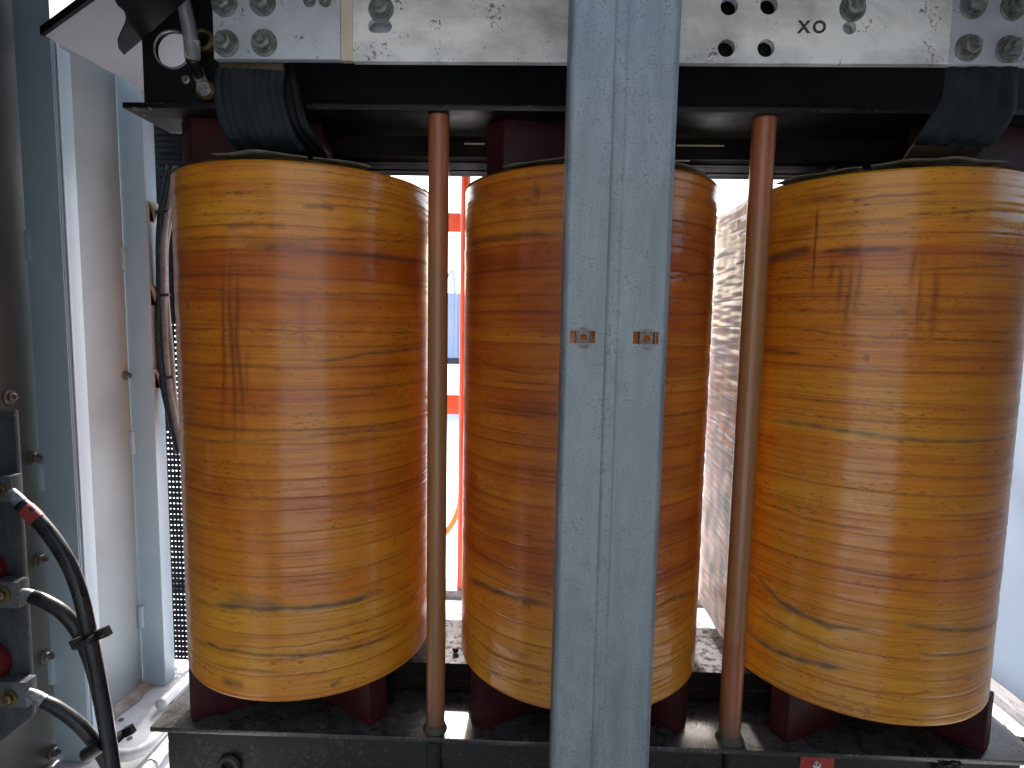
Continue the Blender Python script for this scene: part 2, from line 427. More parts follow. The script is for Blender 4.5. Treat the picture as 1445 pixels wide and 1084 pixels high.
# ------------------------------------------------------------------ coils
def cos_field(u, z, n, kmax, kz, amp, rng):
    out = np.zeros(np.broadcast(u, z).shape)
    for _ in range(n):
        k = rng.integers(0, kmax + 1)
        out += rng.normal() * np.cos(2 * PI * k * u + rng.normal() * kz * z + rng.uniform(0, 2 * PI))
    return amp * out / math.sqrt(n)

FLAT = 0.19
def perimeter(n_front, n_side, n_back):
    """front half circle, two straight sides, back half circle; angle 0 looks at the viewer"""
    pts, nor, s = [], [], []
    per = 2 * PI * R + 2 * FLAT
    for i in range(n_front):
        a = -PI / 2 + PI * i / n_front
        pts.append((R * math.sin(a), -R * math.cos(a))); nor.append((math.sin(a), -math.cos(a))); s.append(R * a)
    for i in range(n_side):
        t = i / n_side
        pts.append((R, FLAT * t)); nor.append((1, 0)); s.append(R * PI / 2 + FLAT * t)
    for i in range(n_back):
        a = PI / 2 + PI * i / n_back
        pts.append((R * math.sin(a), FLAT - R * math.cos(a))); nor.append((math.sin(a), -math.cos(a))); s.append(R * PI / 2 + FLAT + R * (a - PI / 2))
    for i in range(n_side):
        t = i / n_side
        pts.append((-R, FLAT * (1 - t))); nor.append((-1, 0)); s.append(R * PI * 1.5 + FLAT + FLAT * t)
    return np.array(pts), np.array(nor), np.array(s), per

def coil_hit(ci, x, y):
    """where the sight line of a photo point meets the front of a coil: (s, z)"""
    d = ray(x, y); cx = SCX[ci]
    A = d.x ** 2 + d.y ** 2; B = -2 * (d.x * cx + d.y * YC); C = cx * cx + YC * YC - R * R
    disc = max(0.0, B * B - 4 * A * C)
    t = (-B - math.sqrt(disc)) / (2 * A)
    p = d * t
    return R * math.atan2(p.x - cx, YC - p.y), p.z

def make_coil(ci, label, tones, marks, drips, side_scuff, seed):
    rng = np.random.default_rng(seed)
    root = empty('transformer_coil', (SCX[ci], YC + FLAT / 2, ZB), label, 'coil', 'amber transformer coils in a row')
    P2, NR, S, per = perimeter(190, 26, 60, )
    n = len(P2); m = 540
    zz = np.linspace(ZB, ZT, m)
    u = (S / per)[None, :]; z = zz[:, None]
    disp = np.zeros((m, n)); dirt = np.zeros((m, n)); tint = np.zeros((m, n)); stain = np.zeros((m, n)); scuff = np.zeros((m, n))
    # tone along the height
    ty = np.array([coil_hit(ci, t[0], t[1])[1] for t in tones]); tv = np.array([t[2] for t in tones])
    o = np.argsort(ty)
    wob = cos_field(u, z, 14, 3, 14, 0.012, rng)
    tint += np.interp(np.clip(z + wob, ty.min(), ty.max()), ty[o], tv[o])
    # turns of tape: major edges with a step, minor ones faint and broken
    def edges(lo, hi, spread, relief, dk, broken, tilt):
        nonlocal disp, dirt, tint
        b = ZB + rng.uniform(0.004, lo)
        while b < ZT - 0.004:
            f = b + tilt * rng.normal() * np.sin(2 * PI * (u + rng.uniform())) + cos_field(u, 0 * u, 7, 9, 0, spread, rng)
            dz = z - f
            mask = 1.0
            if broken:
                mask = np.clip(cos_field(u, 0 * u, 8, 7, 0, 1.0, rng) * 1.3 + rng.uniform(-0.4, 0.5), 0, 1)
            w = rng.uniform(0.6, 1.35)
            step = np.where(dz >= 0, np.exp(-np.clip(dz, 0, None) / 0.014), -0.0 * dz)
            disp += relief * w * step * mask
            disp -= relief * 0.9 * w * np.exp(-(dz + 0.0014) ** 2 / (2 * 0.0013 ** 2)) * mask
            th = 0.0011 * rng.uniform(0.7, 1.8)
            dirt = np.maximum(dirt, dk * w * np.exp(-(dz + 0.0012) ** 2 / (2 * th ** 2)) * mask)
            tint += np.where(dz >= 0, np.exp(-np.clip(dz, 0, None) / 0.02), 0) * rng.normal() * 0.035
            tint -= 0.07 * np.where(dz < 0, np.exp(np.clip(dz, None, 0) / 0.005), 0) * mask * w
            b += rng.uniform(lo, hi)
    edges(0.020, 0.046, 0.0007, 0.0004, 0.36, False, 0.0018)
    edges(0.005, 0.012, 0.0005, 0.00020, 0.26, True, 0.001)
    disp += cos_field(u, z, 18, 16, 120, 0.00030, rng) + cos_field(u, z, 10, 4, 9, 0.0005, rng)
    # marks seen in the photograph, given as photo points on this coil
    sw = np.where(S > per / 2, S - per, S)[None, :]
    for (pts, th, kd, kst, ksc, groove) in marks:
        q = [coil_hit(ci, *p) for p in pts]
        qs = np.array([a for a, _ in q]); qz = np.array([b for _, b in q])
        if qs[0] > qs[-1]: qs, qz = qs[::-1], qz[::-1]
        line = np.interp(sw, qs, qz) + cos_field(u, 0 * u, 10, 40, 0, 0.0009, rng)
        L = qs[-1] - qs[0]
        t = np.clip((sw - qs[0]) / max(L, 1e-6), 0, 1)
        ends = np.where((sw >= qs[0]) & (sw <= qs[-1]), np.clip(np.minimum(t, 1 - t) * 6, 0, 1), 0)
        rag = 0.8 + 0.2 * np.clip(cos_field(u, z, 10, 60, 60, 1.0, rng), -1, 1)
        g = np.exp(-((z - line) / th) ** 2) * ends * rag
        dirt = np.maximum(dirt, kd * g); stain = np.maximum(stain, kst * g); scuff = np.maximum(scuff, ksc * np.exp(-((z - line - th * 0.6) / (th * 1.6)) ** 2) * ends * rag)
        disp -= groove * g
    for (pts, th, k) in drips:        # varnish runs
        q = [coil_hit(ci, *p) for p in pts]
        qs = np.array([a for a, _ in q]); qz = np.array([b for _, b in q])
        if qz[0] > qz[-1]: qs, qz = qs[::-1], qz[::-1]
        line = np.interp(zz, qz, qs)[:, None]
        t = ((zz - qz[0]) / (qz[-1] - qz[0]))[:, None]
        ends = np.where((t >= 0) & (t <= 1), np.clip(np.minimum(t * 3, (1 - t) * 3), 0, 1), 0)
        g = np.exp(-((sw - line) / th) ** 2) * ends
        stain = np.maximum(stain, k * g); disp += 0.0006 * g
    # crazed, dusty side
    if side_scuff:
        side = np.clip((np.where(sw < 0, -sw, 0) - R * PI / 2 * 0.93) / 0.05, 0, 1) * np.clip((R * PI / 2 + FLAT + 0.2 + sw) / 0.05, 0, 1)
        rag = np.clip(cos_field(u, z, 24, 50, 60, 1.0, rng), -1.5, 1.5)
        scuff = np.maximum(scuff, side * np.clip(0.80 + 0.18 * rag, 0, 1))
        wr = cos_field(u * 1.0 + 0.08 * z, z, 30, 14, 160, 1.0, rng)
        disp += side * 0.0006 * wr
        dirt = np.maximum(dirt, side * np.clip(-wr - 1.2, 0, 1) * 0.8)
        fl_ = cos_field(u, z, 40, 120, 90, 1.0, rng) + 0.8 * cos_field(u, z, 12, 12, 12, 1.0, rng)
        stain = np.maximum(stain, side * np.clip((fl_ - 1.9) * 2, 0, 1)); scuff = scuff * (1 - 0.9 * np.clip((fl_ - 1.9) * 2, 0, 1) * side)
    # rounded ends
    e = np.clip(np.minimum(zz - ZB, ZT - zz) / 0.006, 0, 1)[:, None]
    disp -= 0.004 * (1 - e) ** 2
    co = np.empty((m, n, 3))
    co[..., 0] = (P2[None, :, 0] + NR[None, :, 0] * disp)
    co[..., 1] = (P2[None, :, 1] + NR[None, :, 1] * disp) - FLAT / 2
    co[..., 2] = z - ZB
    idx = np.arange(m * n).reshape(m, n); nx = np.roll(idx, -1, axis=1)
    quads = np.stack([idx[:-1], nx[:-1], nx[1:], idx[1:]], axis=-1).reshape(-1, 4)
    me = bpy.data.meshes.new('winding')
    me.vertices.add(m * n); me.vertices.foreach_set('co', co.ravel())
    nq = len(quads)
    me.loops.add(nq * 4); me.loops.foreach_set('vertex_index', quads.ravel())
    me.polygons.add(nq); me.polygons.foreach_set('loop_start', np.arange(0, nq * 4, 4)); me.polygons.foreach_set('loop_total', np.full(nq, 4))
    uvl = me.uv_layers.new(name='UVMap')
    su = np.broadcast_to(S[None, :], (m, n)).copy() + ci * 3.7
    uu = np.stack([su, np.broadcast_to(z, (m, n)) + ci * 1.9], axis=-1).reshape(-1, 2)
    luv = uu[quads.ravel()]
    wrapc = (quads.reshape(-1, 4) % n)
    seam = ((wrapc[:, 1] == 0) | (wrapc[:, 2] == 0))
    lf = luv.reshape(-1, 4, 2)
    lf[seam, 1, 0] = ci * 3.7 + S[0] + per; lf[seam, 2, 0] = ci * 3.7 + S[0] + per
    uvl.data.foreach_set('uv', lf.ravel())
    for nm, arr in (('tint', tint), ('dirt', np.clip(dirt, 0, 1)), ('stain', np.clip(stain, 0, 1)), ('scuff', np.clip(scuff, 0, 1))):
        a = me.attributes.new(nm, 'FLOAT', 'POINT'); a.data.foreach_set('value', arr.astype(np.float32).ravel())
    me.update(); me.validate(); me.shade_smooth()
    me.materials.append(M['winding'])
    ob = bpy.data.objects.new('winding', me); COL.objects.link(ob); ob.parent = root
    # end caps of pressboard, a thumb's width inside the lip
    def ring_cap(zc, up, name):
        b = MB()
        k = len(P2)
        pts = [(p[0] * 0.985 + SCX[ci], p[1] * 0.985 + YC, zc) for p in P2[::3]]
        b.prism(pts, (0, 0, 0.010 * up)); return b.build(name, M['paper'], root, smooth=30)
    ring_cap(ZT - 0.004, -1, 'end_cap'); ring_cap(ZB + 0.004, 1, 'end_cap')
    # lip of folded paper that stands up unevenly round the top edge
    b = MB()
    nl = 150
    def lip(uu, vv):
        a = -PI * 0.62 + PI * 1.24 * uu
        h = 0.0035 + 0.003 * mnoise.noise(Vector((a * 2.3, ci * 7.7, 0))) + 0.0015 * mnoise.noise(Vector((a * 9, ci * 3.1, 2)))
        rr = R - 0.010 + 0.0095 * vv * (0.9 + 0.15 * mnoise.noise(Vector((a * 5, ci, 4))))
        return Vector((SCX[ci] + rr * math.sin(a), YC - rr * math.cos(a), ZT + h * (1 - 0.7 * vv)))
    b.grid(lip, nl, 3)
    b.build('edge_paper', M['paper'], root, smooth=180)
    return root

M1 = [([(370, 352), (400, 347), (420, 347)], 0.007, 0.35, 0.7, 0.0, 0), ([(400, 350), (470, 357), (600, 372)], 0.0035, 0.55, 0.4, 0.25, 0.0008),
      ([(330, 344), (420, 352), (560, 364)], 0.010, 0.0, 0.45, 0.0, 0), ([(244, 342), (420, 338), (600, 345)], 0.0022, 0.5, 0.3, 0.0, 0.0005),
      ([(290, 848), (340, 857), (400, 860), (470, 855), (545, 832)], 0.0042, 0.7, 0.2, 0.55, 0.0012), ([(320, 846), (350, 850), (400, 854)], 0.008, 0.25, 0.3, 0.3, 0),
      ([(270, 895), (330, 918), (400, 926), (480, 918), (570, 890)], 0.0030, 0.75, 0.1, 0.3, 0.0012), ([(300, 905), (360, 913), (420, 912), (500, 895), (575, 870)], 0.0018, 0.65, 0.1, 0.0, 0.0006),
      ([(262, 618), (340, 622), (500, 610), (600, 596)], 0.0016, 0.4, 0.2, 0.3, 0.0005), ([(440, 275), (470, 290), (560, 300)], 0.0016, 0.5, 0.3, 0, 0.0004),
      ([(330, 273), (345, 272)], 0.003, 0.3, 0.7, 0, 0), ([(424, 290), (455, 292), (475, 295)], 0.004, 0.2, 0.8, 0, 0), ([(247, 405), (330, 410), (420, 414), (600, 418)], 0.0018, 0.5, 0.3, 0, 0.0005),
      ([(250, 465), (330, 464), (420, 467), (600, 470)], 0.0018, 0.45, 0.4, 0, 0.0004), ([(430, 512), (520, 500), (602, 488)], 0.0024, 0.6, 0.2, 0.3, 0.001),
      ([(300, 934), (360, 946), (410, 950)], 0.003, 0.5, 0.2, 0.1, 0.0006), ([(310, 960), (330, 964), (345, 966)], 0.009, 0.45, 0.5, 0, 0), ([(465, 968), (472, 966), (482, 960)], 0.005, 0.2, 0.8, 0, 0),
      ([(320, 320), (350, 318), (365, 319)], 0.006, 0.2, 0.45, 0, 0), ([(376, 320), (395, 319), (405, 320)], 0.005, 0.2, 0.55, 0, 0), ([(480, 324), (520, 322), (555, 328)], 0.004, 0.2, 0.4, 0, 0)]
D1 = [([(316, 330), (315, 430), (317, 520), (313, 625)], 0.0034, 0.8), ([(327, 338), (324, 430), (329, 500), (332, 560), (331, 650)], 0.0038, 0.8), ([(335, 340), (336, 420), (334, 480), (343, 560), (342, 632)], 0.0040, 0.8),
      ([(350, 470), (349, 530), (352, 590)], 0.0026, 0.5), ([(426, 380), (428, 470), (426, 520)], 0.006, 0.35)]
M2 = [([(660, 345), (700, 335), (760, 330), (800, 331)], 0.006, 0.2, 0.7, 0, 0), ([(656, 352), (690, 340), (740, 336)], 0.0024, 0.6, 0.4, 0, 0.0008), ([(700, 290), (740, 283), (760, 285)], 0.004, 0.2, 0.5, 0, 0),
      ([(753, 263), (758, 270), (762, 275)], 0.008, 0.3, 0.7, 0, 0), ([(660, 815), (690, 830), (740, 845), (790, 858)], 0.005, 0.7, 0.3, 0.3, 0.0012), ([(735, 848), (742, 852), (750, 854)], 0.010, 0.6, 0.3, 0.1, 0),
      ([(920, 858), (950, 845), (985, 828)], 0.004, 0.6, 0.3, 0.3, 0.001), ([(670, 900), (700, 925), (780, 943)], 0.002, 0.6, 0.1, 0, 0.0008), ([(660, 580), (690, 582), (780, 588)], 0.002, 0.5, 0.3, 0, 0.0006),
      ([(660, 495), (720, 524), (790, 530)], 0.002, 0.45, 0.3, 0, 0.0004), ([(672, 935), (720, 958), (790, 965)], 0.002, 0.6, 0.1, 0.1, 0.0006), ([(715, 915), (735, 925), (750, 927)], 0.005, 0.3, 0.2, 0.3, 0),
      ([(930, 395), (970, 390), (1005, 380)], 0.003, 0.3, 0.5, 0, 0.0004), ([(930, 535), (960, 530), (995, 520)], 0.002, 0.45, 0.3, 0, 0.0004), ([(925, 930), (950, 922), (975, 905)], 0.002, 0.5, 0.1, 0, 0.0006)]
D2 = [([(757, 240), (758, 275), (756, 300)], 0.003, 0.3)]
M3 = [([(1084, 366), (1120, 354), (1150, 352)], 0.009, 0.75, 0.4, 0, 0.001), ([(1082, 370), (1110, 362), (1140, 360)], 0.0025, 0.2, 0.2, 0.7, 0.0015), ([(1150, 358), (1190, 353), (1240, 352), (1285, 350)], 0.0038, 0.85, 0.4, 0, 0.001),
      ([(1185, 354), (1205, 353), (1218, 353)], 0.008, 0.6, 0.4, 0, 0), ([(1074, 494), (1110, 498), (1140, 500)], 0.0024, 0.75, 0.1, 0.2, 0.0015), ([(1170, 286), (1230, 278), (1330, 272)], 0.0024, 0.5, 0.3, 0, 0.0006),
      ([(1130, 270), (1180, 262), (1220, 260)], 0.0016, 0.55, 0.2, 0, 0.0006), ([(1265, 306), (1330, 300), (1440, 300)], 0.0024, 0.45, 0.4, 0, 0.0006), ([(1160, 318), (1240, 314), (1300, 314)], 0.006, 0.0, 0.5, 0, 0),
      ([(1115, 288), (1150, 282), (1200, 279)], 0.008, 0.2, 0.5, 0, 0), ([(1100, 330), (1130, 326), (1150, 322)], 0.010, 0.15, 0.45, 0, 0), ([(1120, 378), (1300, 380), (1440, 376)], 0.002, 0.45, 0.4, 0, 0.0005),
      ([(1110, 436), (1250, 444), (1440, 440)], 0.004, 0.1, 0.5, 0, 0.0003), ([(1090, 460), (1200, 474), (1440, 484)], 0.0022, 0.5, 0.4, 0, 0.0006), ([(1062, 588), (1130, 598), (1300, 622), (1440, 610)], 0.0032, 0.45, 0.2, 0.35, 0.0008),
      ([(1060, 800), (1100, 850), (1170, 886), (1230, 890)], 0.0040, 0.65, 0.2, 0.5, 0.0012), ([(1050, 888), (1090, 918), (1150, 938), (1200, 945)], 0.0040, 0.6, 0.1, 0.7, 0.0014),
      ([(1270, 880), (1330, 888), (1410, 872)], 0.0036, 0.6, 0.2, 0.5, 0.001), ([(1290, 920), (1330, 924), (1400, 906)], 0.0028, 0.65, 0.2, 0.4, 0.001), ([(1060, 850), (1120, 890), (1200, 925)], 0.0022, 0.6, 0.1, 0.3, 0.0008),
      ([(1218, 505), (1223, 506), (1228, 505)], 0.006, 0.85, 0.2, 0, 0), ([(1262, 442), (1272, 441), (1284, 443)], 0.005, 0.2, 0.85, 0, 0), ([(1060, 700), (1150, 735), (1250, 752)], 0.002, 0.5, 0.3, 0, 0.0006),
      ([(1160, 960), (1250, 978), (1330, 975)], 0.002, 0.4, 0.4, 0, 0.0005), ([(1205, 823), (1210, 824), (1216, 823)], 0.005, 0.5, 0.2, 0.2, 0), ([(1055, 940), (1110, 975), (1150, 988)], 0.0016, 0.6, 0, 0, 0.0006)]
D3 = [([(1176, 362), (1174, 385), (1172, 402)], 0.004, 0.6), ([(1190, 362), (1187, 400), (1183, 440)], 0.0045, 0.6), ([(1206, 362), (1200, 410), (1190, 480)], 0.0045, 0.6), ([(1220, 362), (1214, 400), (1208, 440)], 0.004, 0.55),
      ([(1290, 350), (1282, 390), (1283, 420)], 0.005, 0.4), ([(1303, 350), (1297, 400), (1290, 490)], 0.004, 0.4), ([(1325, 350), (1320, 410), (1312, 500)], 0.006, 0.55), ([(1155, 250), (1152, 330), (1147, 400), (1146, 430)], 0.0014, 0.9)]
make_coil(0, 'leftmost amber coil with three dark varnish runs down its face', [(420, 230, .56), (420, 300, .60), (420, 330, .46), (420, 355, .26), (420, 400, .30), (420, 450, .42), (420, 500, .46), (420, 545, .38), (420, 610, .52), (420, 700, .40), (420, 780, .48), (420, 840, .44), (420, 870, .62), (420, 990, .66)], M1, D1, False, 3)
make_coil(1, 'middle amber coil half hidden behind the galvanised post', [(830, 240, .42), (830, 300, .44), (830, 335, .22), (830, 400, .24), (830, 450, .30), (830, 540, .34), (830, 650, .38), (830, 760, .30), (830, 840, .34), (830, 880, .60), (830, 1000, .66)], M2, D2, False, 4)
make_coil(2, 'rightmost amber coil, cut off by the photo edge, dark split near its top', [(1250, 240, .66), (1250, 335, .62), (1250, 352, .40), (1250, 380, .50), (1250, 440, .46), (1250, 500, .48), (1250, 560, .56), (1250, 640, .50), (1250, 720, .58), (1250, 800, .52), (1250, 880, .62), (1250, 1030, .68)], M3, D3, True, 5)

# ------------------------------------------------------------------ core and clamps
XL = -0.7354
XR = 1.02
root = empty('transformer_core', (0.1, 1.35, -1.0), 'dark laminated iron core yokes seen between and behind the coils', 'core')
for nm, z0, z1, y0, y1 in (('upper_yoke', 0.327, 0.60, 1.25, 1.42), ('lower_yoke', -1.02, -0.742, 1.25, 1.45)):
    k = 7
    for i in range(k):
        h0 = z0 + (z1 - z0) * i / k; h1 = z0 + (z1 - z0) * (i + 1) / k
        st = 0.003 * (i % 2) + random.uniform(0, 0.004)
        if nm == 'upper_yoke' and i == 0:
            # the lowest packet shows the edges of its sheets from below, each a little higher or lower
            y = y0
            while y < y1 - 0.012:
                w_ = random.uniform(0.012, 0.026)
                dz = random.uniform(0.0, 0.007)
                x = XL + 0.03
                MB().box((x, y + 0.0004, h0 + dz), (XR - 0.05, min(y + w_, y1), h1 - 0.001), 0.0008).build('lamination_packet', M['core'], root)
                y += w_ + 0.0005
            continue
        MB().box((XL + 0.03 + random.uniform(0, .01), y0 + st, h0 + 0.0008), (XR - 0.05, y1 - st, h1 - 0.0008), 0.0012).build('lamination_packet', M['core'], root)
for (pa, pb, py) in ((655, 684, 203), (955, 1022, 205.5), (944, 973, 227)):  # pale strips added as painted glints on the dark yoke face
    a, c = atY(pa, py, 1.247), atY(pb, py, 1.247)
    MB().box((a.x, 1.2455, a.z - 0.0014), (c.x, 1.2485, a.z + 0.0014), 0.0004).build('glint_strip', M['tape'], root)
for cx in SCX:
    MB().box((cx - 0.09, 1.27, -0.741), (cx + 0.09, 1.43, 0.3262)).build('core_leg', M['core'], root)

def ring_pts(c, r, ax1, ax2, n=28):
    return [Vector(c) + Vector(ax1) * (r * math.cos(2 * PI * k / n)) + Vector(ax2) * (r * math.sin(2 * PI * k / n)) for k in range(n)]
X_, Y_, Z_ = Vector((1, 0, 0)), Vector((0, 1, 0)), Vector((0, 0, 1))
root = empty('upper_clamp_beam', (0.1, 1.15, ZFT), 'dark steel clamp beam across the top of the coils, behind the bus bar', 'beam')
hc = atY(243, 70, WEB_Y); hx = hc.x; hz = hc.z
# web with the round lifting hole, flattened on its right side as in the photo
hole = [(hx + 0.034 * math.cos(2 * PI * k / 36), WEB_Y, hz + 0.034 * math.sin(2 * PI * k / 36)) for k in range(36)]
wl = atY(202, 100, WEB_Y).x
MB().plate([(wl, WEB_Y, ZFT + 0.0105), (XR - 0.03, WEB_Y, ZFT + 0.0105), (XR - 0.03, WEB_Y, 0.66), (wl, WEB_Y, 0.66)], [hole], (0, 0.012, 0)).build('web', M['dark_bare'], root)
MB().tube(hole + [hole[0]], 0.0022, 6, 1, False).build('hole_rim', M['lug'], root)
MB().box((XL, YF, ZFT), (XR, 1.245, ZFT + 0.010), 0.001).build('flange', M['dark'], root)
for (px, py, r) in ((291, 60, 0.020), (294, 130, 0.018)):
    c = atY(px, py, WEB_Y - 0.002)
    MB().lathe([(r * 0.62, 0.0), (r * 0.62, 0.014), (r * 0.8, 0.016), (r, 0.012), (r, 0.0), (r * 0.62, 0.0)], c, (0, -1, 0), 28).build('bushing', M['brass'], root)
for (px, py) in ((190, 152), (212, 152), (203, 161)):
    c = atZ(px, py, ZFT - 0.0003)
    MB().lathe([(0.0, 0.004), (0.003, 0.003), (0.0042, 0.0)], c, (0, 0, -1), 12).build('rivet', M['screw'], root)

root = empty('lower_clamp_beam', (0.1, 1.15, -1.08), 'dark green clamp beam with a dusty top flange under the coils', 'beam')
MB().box((XL, YF, ZFB - 0.010), (XR - 0.03, 1.245, ZFB), 0.0012).build('flange', M['flange'], root)
wl = atY(238, 1050, 1.12).x
MB().box((wl, 1.118, -1.09), (XR - 0.06, 1.132, ZFB - 0.0105), 0.001).build('web', M['lower'], root)
c = atY(325, 1078, 1.118)
MB().lathe([(0.013, 0.0), (0.013, 0.010), (0.020, 0.011), (0.024, 0.007), (0.024, 0.0)], c, (0, -1, 0), 28).build('bolt_boss', M['lower'], root)
# peeling paint flake and debris at the right end
def crumple(cx, cy, cz, sx, sy, sz, seed, name, mat, parent):
    def fn(u, v):
        q = Vector((u * 3 + seed, v * 3, seed))
        return Vector((cx + (u - .5) * sx + 0.3 * sx * mnoise.noise(q), cy + (v - .5) * sy + 0.3 * sy * mnoise.noise(q + Vector((5, 1, 0))), cz + sz * (0.5 + mnoise.noise(q * 1.3 + Vector((0, 9, 3))))))
    o = MB().grid(fn, 14, 10).build(name, mat, parent, smooth=30)
    md = o.modifiers.new('thick', 'SOLIDIFY'); md.thickness = 0.002
    return o
c = atY(1332, 1076, 1.115)
def flake(u, v):
    return Vector((c.x - 0.022 + u * 0.044, c.y - 0.002 - 0.022 * (1 - v) ** 2 - 0.006 * mnoise.noise(Vector((u * 5, v * 4, 2))), c.z + 0.014 - v * 0.03 * (0.5 + abs(math.sin(u * 6)))))
o = MB().grid(flake, 14, 8).build('peeled_flake', M['lower'], root, smooth=50)
o.modifiers.new('thick', 'SOLIDIFY').thickness = 0.0012

def block(corner_px, far_px, zpl, z0, z1, width, side, length=0.17):
    """resin channel standing on the flange, one corner to the viewer"""
    c = atZ(corner_px[0], corner_px[1], zpl); f = atZ(far_px[0], far_px[1], zpl)
    d = Vector((f.x - c.x, f.y - c.y, 0)).normalized()
    nrm = Vector((-d.y, d.x, 0)) if side < 0 else Vector((d.y, -d.x, 0))
    a = Vector((c.x, c.y, z0))
    return MB().prism([a, a + d * length, a + d * length + nrm * width, a + nrm * width], (0, 0, z1 - z0), 0.004)
BL = [((270, 1019), (337, 1000), -1, 'left coil', 'left end'), ((522, 1027), (487, 1006), 1, 'left coil', 'right side'),
      ((677, 1033), (733, 1013), -1, 'middle coil', 'left side'), ((957, 1036), (920, 1020), 1, 'middle coil', 'right side'),
      ((1110, 1051), (1165, 1031), -1, 'right coil', 'left side'), ((1388, 1066), (1316, 1034), 1, 'right coil', 'right end')]
for (cp, fp, sd_, which, end) in BL:
    b = block(cp, fp, ZFB, ZFB + 0.0005, ZB - 0.001, 0.045, sd_, 0.15)
    c = atZ(cp[0], cp[1], ZFB)
    dirt = MB()
    o = b.build('support_block', M['red'])
    tag(settle(o), f'dark red resin block standing under the {which} at its {end}', 'support block', 'red blocks under the coils')
# the same blocks press on the coils from above
for ci, (pa, pb) in enumerate(((241, 452), (685, 880), (1300, 1500))):
    a, c = atY(pa, 190, 1.13), atY(pb, 190, 1.16)
    nm = ('leftmost', 'middle', 'rightmost')[ci]
    o = MB().prism([(a.x, 1.165, ZT + 0.003), (a.x + 0.034, 1.135, ZT + 0.003), (c.x, 1.165, ZT + 0.003), (c.x, 1.235, ZT + 0.003), (a.x + 0.03, 1.235, ZT + 0.003)], (0, 0, ZFT - ZT - 0.004), 0.003).build('support_block', M['red'])
    tag(settle(o), f'dark red resin block pressed between the {nm} coil and the clamp beam', 'support block', 'red blocks above the coils')

# putty ridges at the feet of rods and blocks
def putty(px, py, r, lab):
    c = atZ(px, py, ZFB + 0.0005)
    def fn(u, v):
        a = 2 * PI * u
        rr = r * (1.25 + 0.18 * mnoise.noise(Vector((math.cos(a) * 1.5, math.sin(a) * 1.5, px)))) * (1 - 0.28 * v)
        return Vector((c.x + rr * math.cos(a), c.y + rr * math.sin(a), c.z + 0.012 * v))
    return MB().grid(fn, 32, 3)

# ------------------------------------------------------------------ tie rods
def tie_rod(cx, y, r, top_dip_px, bot_dip_px, label):
    z1 = ZFT - 0.0005; z0 = ZFB + 0.0005
    root = empty('tie_rod', (cx, y, z0), label, 'rod', 'woven glass tie rods')
    seg, m = 40, 220
    me = bpy.data.meshes.new('rod_body')
    zs = np.linspace(z0, z1, m)
    vv, uv, dip, gr, qs = [], [], [], [], []
    zt = atY(620, top_dip_px, y).z; zb = atY(620, bot_dip_px, y).z
    for i, zv in enumerate(zs):
        for k in range(seg + 1):
            a = 2 * PI * k / seg - PI
            vv.append((r * math.sin(a), -r * math.cos(a), zv - z0)); uv.append((r * a, zv))
            wob = 0.045 * mnoise.noise(Vector((a * 1.1, cx * 9, 0))) + 0.05 * math.cos(a * 1.5 + 0.4)
            wob2 = 0.012 * mnoise.noise(Vector((a * 1.4, cx * 5, 3)))
            d = max(np.clip((zv - zt - wob) / 0.004, 0, 1), np.clip((zb + wob2 - zv) / 0.02, 0, 1))
            dip.append(float(d)); gr.append(float(np.clip((z0 + 0.10 - zv) / 0.09, 0, 1)) * 0.8)
    for i in range(m - 1):
        for k in range(seg):
            p = i * (seg + 1) + k
            qs.append((p, p + 1, p + seg + 2, p + seg + 1))
    me.from_pydata(vv, [], qs)
    ul = me.uv_layers.new(name='UVMap')
    lv = np.empty(len(me.loops), dtype=np.int32); me.loops.foreach_get('vertex_index', lv)
    ul.data.foreach_set('uv', np.array(uv)[lv].ravel())
    for nm, arr in (('dip', dip), ('grime', gr)):
        at_ = me.attributes.new(nm, 'FLOAT', 'POINT'); at_.data.foreach_set('value', np.array(arr, dtype=np.float32))
    me.shade_smooth(); me.materials.append(M['rod'])
    o = bpy.data.objects.new('rod_body', me); COL.objects.link(o); o.parent = root
    def fn(u, v):
        a = 2 * PI * u
        rr = r * (1.32 + 0.14 * mnoise.noise(Vector((math.cos(a) * 1.5, math.sin(a) * 1.5, cx * 9)))) * (1 - 0.235 * v)
        return Vector((cx + rr * math.cos(a), y + rr * math.sin(a), z0 + 0.014 * v))
    MB().grid(fn, 36, 3).build('putty_foot', M['putty'], root, smooth=180)
    MB().lathe([(0.0145, 0), (0.0145, 0.26)], (cx, y - 0.018, ZFB - 0.2705), (0, 0, 1), 20).build('stud', M['lower'], root)
    return root
tie_rod(atY(617, 600, 1.126).x, 1.126, 0.0187, 405, 965, 'slim woven brown tie rod left of the galvanised post')
tie_rod(atY(1054, 600, 1.128).x, 1.128, 0.0208, 340, 880, 'thicker woven brown tie rod right of the galvanised post')

# ------------------------------------------------------------------ bus bar
YB = 1.0163
ZBUS = atY(900, 88.5, YB).z
root = empty('bus_bar', (0.2, YB, ZBUS), 'scratched pale aluminium bus bar stamped XO along the top edge of the photo', 'bus bar')
xl = atY(498, 40, YB).x; xr = 1.10
holes = []
for (px, py) in ((1029, 9), (1085, 8), (1025, 68), (1081, 68)):
    c = atY(px, py, YB); holes.append(ring_pts(c, 0.0135, X_, Z_))
c = atY(1199, 39, YB); holes.append(ring_pts(c, 0.0105, X_, Z_))
c = atY(536, 37, YB)
slot = [c + Vector((0.0105 * math.cos(a) + (0.009 if math.cos(a) > 0 else -0.009), 0, 0.0105 * math.sin(a))) for a in [2 * PI * (k + .5) / 28 for k in range(28)]]
holes.append(slot)
MB().plate([(xl, YB, ZBUS), (xr, YB, ZBUS), (xr, YB, 0.62), (xl, YB, 0.62)], holes, (0, 0.0127, 0)).build('bar', M['alu'], root)
